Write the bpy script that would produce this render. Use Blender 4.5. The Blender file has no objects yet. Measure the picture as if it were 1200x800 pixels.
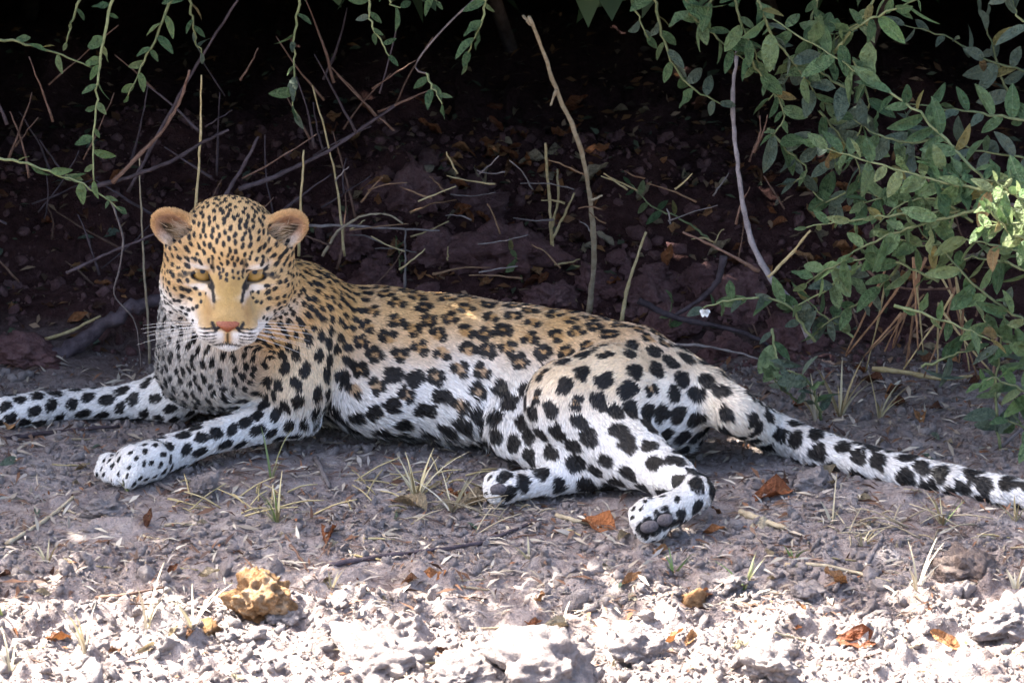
import bpy, math, random, time
import numpy as np
from mathutils import Vector, Matrix, Quaternion

T0 = time.time()
rng = np.random.default_rng(7)
random.seed(7)
U = 0.00125                      # metres per photo pixel at the leopard
C = bpy.context.scene.collection
scene = bpy.context.scene

# ------------------------------------------------------------------ camera, sky, sun, exposure
PITCH = math.radians(20.0); DIST = 8.0; LENS = 192.0
TARGET = np.array([0.0, 0.0, 0.146])
CAM = TARGET + DIST * np.array([0, -math.cos(PITCH), math.sin(PITCH)])
cd = bpy.data.cameras.new('camera'); cam = bpy.data.objects.new('camera', cd); C.objects.link(cam)
cam.location = CAM; cam.rotation_euler = (math.pi/2 - PITCH, 0, 0)
cd.lens = LENS; cd.sensor_width = 36; cd.clip_start = 0.1; cd.clip_end = 2000
cd.dof.use_dof = True; cd.dof.focus_distance = 7.9; cd.dof.aperture_fstop = 14.0
scene.camera = cam

SUN_EL = math.radians(47); SUN_AZ = math.radians(-58)      # azimuth from +Y towards +X
SUN_DIR = np.array([math.sin(SUN_AZ)*math.cos(SUN_EL), math.cos(SUN_AZ)*math.cos(SUN_EL), math.sin(SUN_EL)])
world = bpy.data.worlds.new('World'); scene.world = world; world.use_nodes = True
wn = world.node_tree.nodes; wl = world.node_tree.links
sky = wn.new('ShaderNodeTexSky'); sky.sky_type = 'NISHITA'; sky.sun_disc = False
sky.sun_elevation = SUN_EL; sky.sun_rotation = SUN_AZ
sky.air_density = 0.7; sky.dust_density = 5.0; sky.ozone_density = 0.4
wl.new(sky.outputs[0], wn['Background'].inputs[0]); wn['Background'].inputs[1].default_value = 0.13
sl = bpy.data.lights.new('sun', 'SUN'); sl.energy = 4.6; sl.angle = math.radians(0.55); sl.color = (1.0, 0.95, 0.86)
so = bpy.data.objects.new('sun', sl); C.objects.link(so)
so.rotation_euler = Vector(-SUN_DIR).to_track_quat('-Z', 'Y').to_euler()
so.location = (0, 0, 6)
scene.view_settings.view_transform = 'Standard'; scene.view_settings.look = 'None'
scene.view_settings.gamma = 1.0; scene.view_settings.use_curve_mapping = False
scene.view_settings.exposure = 2.92
scene.cycles.max_bounces = 6; scene.cycles.diffuse_bounces = 4; scene.cycles.glossy_bounces = 2
scene.cycles.transparent_max_bounces = 4; scene.cycles.use_denoising = True

# ------------------------------------------------------------------ helpers
FWD = np.array([0, math.cos(PITCH), -math.sin(PITCH)]); UPV = np.array([0, math.sin(PITCH), math.cos(PITCH)])
def ray(px, py):
    k = 36.0/LENS/1200.0
    return FWD + np.array([1.0, 0, 0])*((px-600)*k) + UPV*((400-py)*k)
def at(px, py, Y):               # a place of the photograph at depth Y
    d = ray(px, py); return CAM + d*((Y-CAM[1])/d[1])
def onz(px, py, z=0.0):          # a place of the photograph at height z
    d = ray(px, py); return CAM + d*((z-CAM[2])/d[2])

def hash3(i, j, k, s):
    h = (i*374761393 + j*668265263 + k*2147483647*3 + s*974634777) & 0xffffffff
    h = ((h ^ (h >> 13)) * 1274126177) & 0xffffffff
    h = ((h ^ (h >> 16)) * 2246822519) & 0xffffffff
    return ((h ^ (h >> 15)) & 0xffff)/65535.0
def vnoise(p, s=0):              # value noise, -1..1
    p = np.asarray(p, dtype=np.float64); f = np.floor(p); i = f.astype(np.int64); t = p-f
    t = t*t*(3-2*t); r = 0
    for a in (0, 1):
        for b in (0, 1):
            for c in (0, 1):
                w = (t[..., 0] if a else 1-t[..., 0])*(t[..., 1] if b else 1-t[..., 1])*(t[..., 2] if c else 1-t[..., 2])
                r = r + w*hash3(i[..., 0]+a, i[..., 1]+b, i[..., 2]+c, s)
    return r*2-1
def fbm(p, s=0, o=3, g=0.5):
    p = np.asarray(p, dtype=np.float64); r = 0; a = 1.0
    for q in range(o):
        r = r + a*vnoise(p*(2.03**q), s+q*17); a *= g
    return r
def sstep(a, b, x):
    t = np.clip((x-a)/(b-a), 0, 1); return t*t*(3-2*t)

def mesh_np(name, verts, faces, smooth=True):
    """faces: (n,3) or (n,4) array, or a list of such arrays"""
    me = bpy.data.meshes.new(name)
    fl = faces if isinstance(faces, list) else [faces]
    fl = [np.asarray(f, dtype=np.int32) for f in fl if len(f)]
    verts = np.asarray(verts, dtype=np.float32)
    me.vertices.add(len(verts)); me.vertices.foreach_set('co', verts.ravel())
    nl = sum(f.size for f in fl); npoly = sum(len(f) for f in fl)
    me.loops.add(nl); me.loops.foreach_set('vertex_index', np.concatenate([f.ravel() for f in fl]))
    me.polygons.add(npoly)
    starts = []; o = 0
    for f in fl:
        k = f.shape[1]; starts.append(o + np.arange(len(f))*k); o += f.size
    me.polygons.foreach_set('loop_start', np.concatenate(starts).astype(np.int32))
    me.update(calc_edges=True)
    if smooth: me.polygons.foreach_set('use_smooth', np.ones(npoly, dtype=bool))
    return me
def set_col(me, col, name='col'):
    a = me.color_attributes.new(name, 'FLOAT_COLOR', 'POINT')
    c = np.ones((len(me.vertices), 4), dtype=np.float32); c[:, :3] = col
    a.data.foreach_set('color', c.ravel())
def link(name, me, m=None, parent=None, label=None, cat=None, group=None, kind=None):
    o = bpy.data.objects.new(name, me); C.objects.link(o)
    if m is not None and me is not None and len(me.materials) == 0: me.materials.append(m)
    if parent is not None: o.parent = parent
    if label: o['label'] = label
    if cat: o['category'] = cat
    if group: o['group'] = group
    if kind: o['kind'] = kind
    return o

# ------------------------------------------------------------------ materials
def new_mat(name, rough=0.8, spec=0.3):
    m = bpy.data.materials.new(name); m.use_nodes = True
    b = m.node_tree.nodes['Principled BSDF']
    b.inputs['Roughness'].default_value = rough; b.inputs['Specular IOR Level'].default_value = spec
    return m, m.node_tree.nodes, m.node_tree.links, b
def ramp(n, stops):
    r = n.new('ShaderNodeValToRGB'); e = r.color_ramp.elements
    while len(e) < len(stops): e.new(0.5)
    for x, (p, c) in zip(e, stops): x.position = p; x.color = (*c, 1)
    return r
def tex_noise(n, l, scale, detail=4, rough=0.6, coord='Object', vec=None):
    t = n.new('ShaderNodeTexNoise'); t.inputs['Scale'].default_value = scale
    t.inputs['Detail'].default_value = detail; t.inputs['Roughness'].default_value = rough
    if vec is None:
        tc = n.new('ShaderNodeTexCoord'); vec = tc.outputs[coord]
    l.new(vec, t.inputs['Vector']); return t
def bump(n, l, b, h, dist, strength=1.0, prev=None):
    x = n.new('ShaderNodeBump'); x.inputs['Distance'].default_value = dist; x.inputs['Strength'].default_value = strength
    l.new(h, x.inputs['Height'])
    if prev is not None: l.new(prev, x.inputs['Normal'])
    l.new(x.outputs[0], b.inputs['Normal']); return x.outputs[0]

def soil_material(name, c0, c1, c2, sc=1.0, world_coord=True):
    m, n, l, b = new_mat(name, 0.95, 0.15)
    geo = n.new('ShaderNodeNewGeometry'); vec = geo.outputs['Position']
    t1 = tex_noise(n, l, 9*sc, 6, 0.65, vec=vec); t2 = tex_noise(n, l, 60*sc, 5, 0.7, vec=vec); t3 = tex_noise(n, l, 330*sc, 3, 0.7, vec=vec)
    mx = n.new('ShaderNodeMix'); mx.inputs[0].default_value = 0.5
    l.new(t1.outputs[0], mx.inputs[2]); l.new(t2.outputs[0], mx.inputs[3])
    r = ramp(n, [(0.30, c0), (0.5, c1), (0.68, c2)]); l.new(mx.outputs[0], r.inputs[0]); l.new(r.outputs[0], b.inputs['Base Color'])
    p = bump(n, l, b, t2.outputs[0], 0.012)
    bump(n, l, b, t3.outputs[0], 0.004, prev=p)
    return m
SOIL = soil_material('soil', (0.15, 0.118, 0.107), (0.30, 0.26, 0.24), (0.42, 0.375, 0.35))
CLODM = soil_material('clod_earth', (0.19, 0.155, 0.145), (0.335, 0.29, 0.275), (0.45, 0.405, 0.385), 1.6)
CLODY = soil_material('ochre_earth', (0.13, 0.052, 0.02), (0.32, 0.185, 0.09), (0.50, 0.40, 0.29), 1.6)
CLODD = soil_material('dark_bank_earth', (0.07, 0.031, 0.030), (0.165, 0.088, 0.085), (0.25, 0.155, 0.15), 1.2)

def col_mat(name, rough=0.7, spec=0.25, attr='col', trans=0.0, var=0.0):
    m, n, l, b = new_mat(name, rough, spec)
    a = n.new('ShaderNodeAttribute'); a.attribute_name = attr
    l.new(a.outputs['Color'], b.inputs['Base Color'])
    return m
def wood_mat(name, c0, c1, sc=60):
    m, n, l, b = new_mat(name, 0.85, 0.2)
    t = tex_noise(n, l, sc, 5, 0.7)
    oi = n.new('ShaderNodeObjectInfo'); 
    r = ramp(n, [(0.35, c0), (0.65, c1)]); l.new(t.outputs[0], r.inputs[0])
    hs = n.new('ShaderNodeHueSaturation'); mr = n.new('ShaderNodeMapRange'); mr.inputs[3].default_value = 0.7; mr.inputs[4].default_value = 1.3
    l.new(oi.outputs['Random'], mr.inputs[0]); l.new(mr.outputs[0], hs.inputs['Value']); l.new(r.outputs[0], hs.inputs['Color'])
    l.new(hs.outputs[0], b.inputs['Base Color'])
    bump(n, l, b, t.outputs[0], 0.004)
    return m
# ------------------------------------------------------------------ leopard: signed distance body
def sd_cone(p, a, b, ra, rb):
    ba = b-a; pa = p-a; h = np.clip((pa@ba)/np.dot(ba, ba), 0, 1)[..., None]
    return np.linalg.norm(pa-h*ba, axis=-1) - (ra+(rb-ra)*h[..., 0])
def sd_ell(p, c, r, R):
    q = (p-c)@R if R is not None else p-c
    k0 = np.linalg.norm(q/r, axis=-1); k1 = np.linalg.norm(q/(r*r), axis=-1)
    return k0*(k0-1)/np.maximum(k1, 1e-9)
def smin(a, b, k):
    h = np.maximum(k-np.abs(a-b), 0)/k
    return np.minimum(a, b) - h*h*h*k/6
def smax(a, b, k): return -smin(-a, -b, k)

class Cone:
    def __init__(s, a, b, ra, rb):
        s.a = np.array(a); s.b = np.array(b); s.ra = ra; s.rb = rb
        s.lo = np.minimum(s.a-ra, s.b-rb); s.hi = np.maximum(s.a+ra, s.b+rb); s.dir = (s.b-s.a)/np.linalg.norm(s.b-s.a)
    def d(s, p): return sd_cone(p, s.a.astype(p.dtype), s.b.astype(p.dtype), s.ra, s.rb)
class Ell:
    def __init__(s, c, r, R=None, dir=None):
        s.c = np.array(c, float); s.r = np.array(r, float); s.R = R
        m = s.r.max() if R is not None else s.r
        s.lo = s.c-m; s.hi = s.c+m; s.dir = dir
    def d(s, p): return sd_ell(p, s.c.astype(p.dtype), s.r.astype(p.dtype), None if s.R is None else s.R.astype(p.dtype))

def V(px, py, Y): return at(px, py, Y)
def chain(pts):                  # pts: (position, radius in px)
    return [Cone(pts[i][0], pts[i+1][0], pts[i][1]*U, pts[i+1][1]*U) for i in range(len(pts)-1)]
def G(px, py, r, f=0.95): return onz(px, py, r*U*f)

torso = chain([(V(392, 418, .055), 74), (V(455, 424, .03), 80), (V(530, 430, .015), 79), (V(605, 437, -.005), 75), (V(670, 446, -.03), 74), (V(735, 460, -.07), 73), (V(775, 474, -.085), 58)])
torso += [Ell(V(430, 395, .04), np.array([60, 50, 52])*U), Ell(V(455, 455, -.03), np.array([75, 55, 50])*U), Ell(V(560, 470, -.04), np.array([70, 55, 40])*U)]
neck = chain([(V(405, 405, .05), 64), (V(345, 372, -.01), 60), (V(290, 345, -.07), 57)])
neck += [Cone(V(262, 395, -.05), V(262, 428, -.03), 58*U, 52*U), Cone(V(236, 372, -.04), V(232, 428, .0), 48*U, 48*U), Cone(V(310, 400, -.03), V(330, 440, -.0), 52*U, 50*U)]
arm_n = chain([(V(352, 405, -.045), 44), (V(350, 445, -.055), 40), (V(346, 480, -.045), 33)])
arm_n += chain([(V(346, 481, -.045), 31), (V(300, 498, -.075), 23), (V(245, 513, -.115), 18), (G(205, 529, 20), 20), (G(172, 541, 21), 21)])
arm_f = chain([(V(240, 425, .05), 46), (V(205, 462, .06), 32), (G(150, 471, 21), 20), (G(85, 474, 18), 17), (G(45, 479, 20), 19), (G(10, 482, 20), 19)])
hind_n = chain([(V(772, 470, -.11), 56), (V(715, 466, -.145), 57), (V(668, 472, -.17), 51)])
hind_n += [Cone(V(668, 478, -.175), V(735, 530, -.225), 48*U, 40*U), Cone(V(735, 530, -.225), V(785, 558, -.30), 38*U, 24*U), Cone(V(785, 558, -.30), V(815, 574, -.355), 24*U, 17*U)]
foot_n = [Cone(V(818, 577, -.355), V(784, 600, -.40), 18*U, 18*U)]
hind_f = chain([(V(610, 470, -.08), 42), (V(604, 508, -.13), 30), (V(660, 545, -.21), 22), (G(690, 560, 15), 14), (G(640, 565, 16), 15), (G(600, 570, 17), 16)])
tail = chain([(V(790, 452, -.08), 40), (V(825, 460, -.11), 30), (V(860, 482, -.15), 25), (G(905, 506, 24), 22), (G(955, 525, 22), 20), (G(1010, 541, 20), 19), (G(1065, 553, 19), 18), (G(1120, 565, 18), 17), (G(1180, 576, 17), 16), (G(1235, 586, 16), 15)])

def toes(prims, base, fwd, side, n=4, rw=9.5, ln=17, spread=9.5, drop=0.0):
    fwd = fwd/np.linalg.norm(fwd); side = side/np.linalg.norm(side); up = np.cross(side, fwd)
    out = []
    for i in range(n):
        s = i-(n-1)/2
        c = base + side*s*spread*U + fwd*(6-abs(s)*4)*U
        k = c + fwd*ln*0.5*U + up*2*U
        e = c + fwd*ln*U - up*5*U
        prims.append(Cone(c, k, rw*U, rw*U)); prims.append(Cone(k, e, rw*U, rw*0.85*U)); out.append(e)
    return out
Zv = np.array([0, 0, 1.0])
def flat_side(f): s = np.cross(f, Zv); return s/np.linalg.norm(s)
paw_n = []; f = G(140, 553, 16)-G(205, 529, 16)
paw_n.append(Cone(G(178, 539, 22), G(158, 545, 21), 23*U, 25*U)); toes(paw_n, G(150, 547, 16), f, flat_side(f), rw=11.6, ln=19, spread=15.5)
paw_f = []; f = G(0, 485, 16)-G(60, 478, 16); toes(paw_f, G(20, 481, 15), f, flat_side(f), rw=9.5, ln=16, spread=11)
# the near hind foot lies on its outer edge, sole towards the viewer
paw_h = []; f = V(745, 618, -.45)-V(800, 588, -.385); sd = np.cross(f, np.array([0, -1.0, .35])); sd /= np.linalg.norm(sd)
paw_h.append(Cone(V(790, 595, -.39), V(772, 603, -.41), 19*U, 20*U)); toes(paw_h, V(767, 606, -.415), f, sd, rw=10, ln=17, spread=9.5)
paw_g = []; f = G(560, 574, 14)-G(620, 566, 14); sd2 = np.cross(f, np.array([0, -1.0, .5])); sd2 /= np.linalg.norm(sd2)
toes(paw_g, G(592, 570, 16), f, sd2, rw=8.5, ln=14, spread=8)

# head frame: x to its left (picture right), y forward, z up; one unit = one photo pixel
H0 = V(268, 321, -.150)
hyaw = math.radians(2); hpit = math.radians(-4); hrol = math.radians(-1.5)
hf = np.array([math.sin(hyaw)*math.cos(hpit), -math.cos(hyaw)*math.cos(hpit), math.sin(hpit)])
hx = np.cross(Zv, hf); hx /= -np.linalg.norm(hx); hx = -hx
hx = np.cross(hf, Zv); hx = hx/np.linalg.norm(hx)
if hx[0] < 0: hx = -hx
hz = np.cross(hf, hx); hz = hz if hz[2] > 0 else -hz
hx, hz = hx*math.cos(hrol)+hz*math.sin(hrol), hz*math.cos(hrol)-hx*math.sin(hrol)
HR = np.stack([hx, hf, hz])          # rows
def HP(x, y, z): return H0 + (hx*x + hf*y + hz*z)*U
def to_head(p): return (p-H0)@HR.T/U
def hell(c, r, ax=None):
    if ax is None: R = HR.T
    else: R = (np.array(ax)@HR).T
    return Ell(HP(*c), np.array(r)*U, R)
def hcone(a, b, ra, rb): return Cone(HP(*a), HP(*b), ra*U, rb*U)
head = [hell((0, -52, 20), (57, 60, 49)), hell((0, -22, 26), (40, 34, 36)),
        hcone((0, -6, 2), (0, 40, -26), 20, 19), hell((0, 38, -42), (31, 30, 22)), hell((0, 54, -32), (17, 12, 12)),
        hcone((0, 34, -56), (0, -22, -46), 19, 42), hell((0, 47, -62), (16, 15, 10))]
for s in (-1, 1):
    head += [hell((s*17, 52, -46), (18.5, 17, 16)), hell((s*44, -22, -24), (29, 36, 35)), hell((s*38, -9, -14), (21, 22, 18)),
             hell((s*27, -1.5, 15), (17, 13, 9)), hell((s*54, -46, -34), (25, 34, 46)), hell((s*46, -44, 6), (28, 36, 42)),
             hcone((s*30, -6, -22), (s*15, 36, -42), 21, 17), hcone((s*9, -4, 0), (s*12, 42, -25), 13, 15), hcone((s*34, 0, -36), (s*16, 34, -54), 22, 17)]
ears = []; ear_cut = []; EARS = []
for s in (-1, 1):
    ca, sa = math.cos(math.radians(36)), math.sin(math.radians(36))
    ex = np.array([s*ca, 0.0, sa]); fw = np.array([s*0.42, 0.88, 0.12]); fw -= ex*np.dot(fw, ex); fw /= np.linalg.norm(fw)
    ew = np.cross(fw, ex)
    c = np.array([s*61, -40, 38.0])
    ears.append(hell(c, (31, 8.5, 24), (ex, fw, ew))); ears.append(hell(c-ex*15-fw*6, (24, 14, 25), (ex, fw, ew)))
    cc = c + fw*9 + ex*0
    ear_cut.append(hell(cc, (25, 12, 18.5), (ex, fw, ew))); EARS.append((c, ex, fw, ew))
eye_cut = []
for s in (-1, 1):
    t = math.radians(9)*s
    ax = (np.array([math.cos(t), 0, math.sin(t)]), np.array([0, 1.0, 0]), np.array([-math.sin(t), 0, math.cos(t)]))
    eye_cut.append(hell((s*30, 10, -2.6), (12.5, 17, 3.7), ax))

GROUPS = [('torso', torso, .045, .03), ('neck', neck, .04, .03), ('head', head, .012, .026), ('ear', ears, .006, .010),
          ('arm_n', arm_n, .012, .013), ('arm_f', arm_f, .012, .014), ('paw', paw_n, .0045, .010), ('paw', paw_f, .007, .012),
          ('hind_f', hind_f, .02, .012), ('paw', paw_g, .006, .010), ('hind_n', hind_n, .025, .032), ('hind_n', foot_n, .012, .014), ('paw', paw_h, .006, .010), ('tail', tail, .010, .03)]

def axis(lo, hi, flo, fhi, coarse, fine):
    g = [np.arange(lo, flo, coarse), np.arange(flo, fhi, fine), np.arange(fhi, hi, coarse)]
    return np.concatenate(g)
allp = [q for g in GROUPS for q in g[1]]
lo = np.min([q.lo for q in allp], axis=0)-.012; hi = np.max([q.hi for q in allp], axis=0)+.012
hl = np.min([q.lo for q in head[:7]+ears], axis=0); hh = np.max([q.hi for q in head[:7]+ears], axis=0)
hl = HP(-85, 0, -85); h2 = HP(85, 0, 75)
gx = axis(lo[0], hi[0], HP(-98, 0, 0)[0], HP(98, 0, 0)[0], .0052, .0019)
gy = axis(lo[1], hi[1], HP(0, 76, 0)[1], HP(0, -60, 0)[1], .0052, .0019)
gz = axis(lo[2], hi[2], HP(0, 20, -80)[2], HP(0, 0, 82)[2], .0050, .0019)
print('grid', len(gx), len(gy), len(gz))
F = np.full((len(gx), len(gy), len(gz)), 0.08, dtype=np.float32)
def sl_of(lo_, hi_, m):
    return tuple(slice(max(0, np.searchsorted(g, lo_[i]-m)-1), min(len(g), np.searchsorted(g, hi_[i]+m)+1)) for i, g in enumerate((gx, gy, gz)))
def pts_of(s):
    P = np.empty((s[0].stop-s[0].start, s[1].stop-s[1].start, s[2].stop-s[2].start, 3), dtype=np.float32)
    P[..., 0] = gx[s[0], None, None]; P[..., 1] = gy[None, s[1], None]; P[..., 2] = gz[None, None, s[2]]
    return P
for nm, prims, ki, kg in GROUPS:
    glo = np.min([q.lo for q in prims], axis=0); ghi = np.max([q.hi for q in prims], axis=0); gm = max(ki, kg)+.008
    gs = sl_of(glo, ghi, gm)
    Fg = np.full(F[gs].shape, 0.08, dtype=np.float32)
    for q in prims:
        s = sl_of(q.lo, q.hi, ki+.008); s = tuple(slice(max(a.start, b.start), min(a.stop, b.stop)) for a, b in zip(s, gs))
        if any(a.stop <= a.start for a in s): continue
        l = tuple(slice(a.start-b.start, a.stop-b.start) for a, b in zip(s, gs))
        Fg[l] = smin(Fg[l], q.d(pts_of(s)), ki)
    if nm == 'ear':
        for q in ear_cut:
            s = sl_of(q.lo, q.hi, .01); s = tuple(slice(max(a.start, b.start), min(a.stop, b.stop)) for a, b in zip(s, gs))
            l = tuple(slice(a.start-b.start, a.stop-b.start) for a, b in zip(s, gs))
            Fg[l] = smax(Fg[l], -q.d(pts_of(s)), .004)
    F[gs] = smin(F[gs], Fg, kg)
for q in eye_cut:
    s = sl_of(q.lo, q.hi, .006); F[s] = smax(F[s], -q.d(pts_of(s)), .0014)
for q in ear_cut:
    s = sl_of(q.lo, q.hi, .006); F[s] = smax(F[s], -q.d(pts_of(s)), .006)
# groove under the nose and the line of the mouth
for q, k in ((hcone((0, 72, -38), (0, 72, -54), 1.6, 1.6), .003), (hcone((0, 66, -56.5), (-15, 60, -62), 1.6, 1.4), .003), (hcone((0, 66, -56.5), (15, 60, -62), 1.6, 1.4), .003)):
    s = sl_of(q.lo, q.hi, .006); F[s] = smax(F[s], -q.d(pts_of(s)), k)

def surface_nets(F, gx, gy, gz):
    S = F < 0
    nx, ny, nz = F.shape
    cnt = np.zeros((nx-1, ny-1, nz-1), dtype=np.uint8)
    for a in (0, 1):
        for b in (0, 1):
            for c in (0, 1): cnt += S[a:nx-1+a, b:ny-1+b, c:nz-1+c]
    act = np.argwhere((cnt > 0) & (cnt < 8)); idx = np.full(cnt.shape, -1, dtype=np.int32)
    i, j, k = act.T; idx[i, j, k] = np.arange(len(act))
    acc = np.zeros((len(act), 3)); n = np.zeros(len(act))
    cor = [(a, b, c) for a in (0, 1) for b in (0, 1) for c in (0, 1)]
    for A in cor:
        for ax in range(3):
            if A[ax]: continue
            B = list(A); B[ax] = 1
            fa = F[i+A[0], j+A[1], k+A[2]]; fb = F[i+B[0], j+B[1], k+B[2]]
            m = (fa < 0) != (fb < 0); t = np.where(m, fa/np.where(m, fa-fb, 1), 0)
            pa = np.stack([gx[i+A[0]], gy[j+A[1]], gz[k+A[2]]], 1); pb = np.stack([gx[i+B[0]], gy[j+B[1]], gz[k+B[2]]], 1)
            acc += np.where(m[:, None], pa+(pb-pa)*t[:, None], 0); n += m
    verts = acc/n[:, None]
    quads = []
    for ax in range(3):
        o1, o2 = [(1, 2), (2, 0), (0, 1)][ax]
        sa = [slice(None)]*3; sb = [slice(None)]*3; sa[ax] = slice(0, -1); sb[ax] = slice(1, None)
        for o in (o1, o2): sa[o] = slice(1, -1); sb[o] = slice(1, -1)
        A = S[tuple(sa)]; B = S[tuple(sb)]
        e = np.argwhere(A != B)
        off = np.zeros(3, int); off[o1] = 1; off[o2] = 1; e = e+off
        flip = S[e[:, 0], e[:, 1], e[:, 2]]
        def cell(d1, d2):
            q = e.copy(); q[:, o1] -= d1; q[:, o2] -= d2; return idx[q[:, 0], q[:, 1], q[:, 2]]
        q = np.stack([cell(1, 1), cell(0, 1), cell(0, 0), cell(1, 0)], 1)
        q[~flip] = q[~flip][:, ::-1]; quads.append(q)
    return verts, np.concatenate(quads)
BV, BQ = surface_nets(F, gx, gy, gz)
del F
print('leopard mesh', len(BV), len(BQ), round(time.time()-T0, 1))
# a little relaxing takes the grid out of the surface
E = np.concatenate([BQ[:, [0, 1]], BQ[:, [1, 2]], BQ[:, [2, 3]], BQ[:, [3, 0]]])
hb = to_head(BV); keep = np.exp(-((hb[:, 0]/60)**2+((hb[:, 1]-20)/50)**2+((hb[:, 2]+20)/60)**2))
for it in range(4):
    sm = np.zeros_like(BV); ct = np.zeros(len(BV))
    np.add.at(sm, E[:, 0], BV[E[:, 1]]); np.add.at(ct, E[:, 0], 1)
    lam = (0.5 if it % 2 == 0 else -0.42)*(1-0.6*keep)
    BV = BV + lam[:, None]*(sm/ct[:, None]-BV)
leo_me = mesh_np('leopard', BV, BQ)
BN = np.empty(len(BV)*3, dtype=np.float32); leo_me.vertices.foreach_get('normal', BN); BN = BN.reshape(-1, 3).astype(float)
# ------------------------------------------------------------------ leopard: coat
BLACK = np.array([0.006, 0.005, 0.005]); WHITE = np.array([0.82, 0.79, 0.75]); CREAM = np.array([0.74, 0.56, 0.33])
TAN = np.array([0.54, 0.30, 0.092]); ROS = np.array([0.40, 0.215, 0.065])
GN = ['torso', 'neck', 'head', 'ear', 'arm', 'hind', 'paw', 'tail']
def gkey(n): return 'arm' if n.startswith('arm') else 'hind' if n.startswith('hind') else n
for q in neck: q.dir = -q.dir
def regions(P):
    """nearest distance to each group of the body and the lie of the fur"""
    D = np.full((len(P), len(GN)), 9.0); Tn = np.zeros_like(P)
    for nm, prims, ki, kg in GROUPS:
        g = GN.index(gkey(nm))
        for q in prims:
            d = q.d(P); D[:, g] = np.minimum(D[:, g], d)
            if q.dir is not None and nm not in ('head', 'ear'): Tn += q.dir*np.exp(-np.maximum(d, -.03)/.012)[:, None]
    W = np.exp(-np.clip(D-D.min(1)[:, None], 0, .2)/.006); W /= W.sum(1)[:, None]
    return W, Tn
NOSE_T = HP(0, 60, -30)
def lie(P, N, W, Tn):
    t = P-NOSE_T; t = t/np.linalg.norm(t, axis=1)[:, None]
    Tn = Tn/np.maximum(np.linalg.norm(Tn, axis=1), 1e-9)[:, None]
    Tn = Tn + np.array([0, 0, -0.45])
    w = (W[:, 2]+W[:, 3])[:, None]; t = t*w+Tn*(1-w)
    t = t-N*np.sum(t*N, 1)[:, None]
    return t/np.maximum(np.linalg.norm(t, axis=1), 1e-9)[:, None]
def mixc(a, b, t): return a*(1-t[:, None])+b*t[:, None]
def gauss(x, z, cx, cz, rx, rz): return np.exp(-(((x-cx)/rx)**2+((z-cz)/rz)**2))
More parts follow.
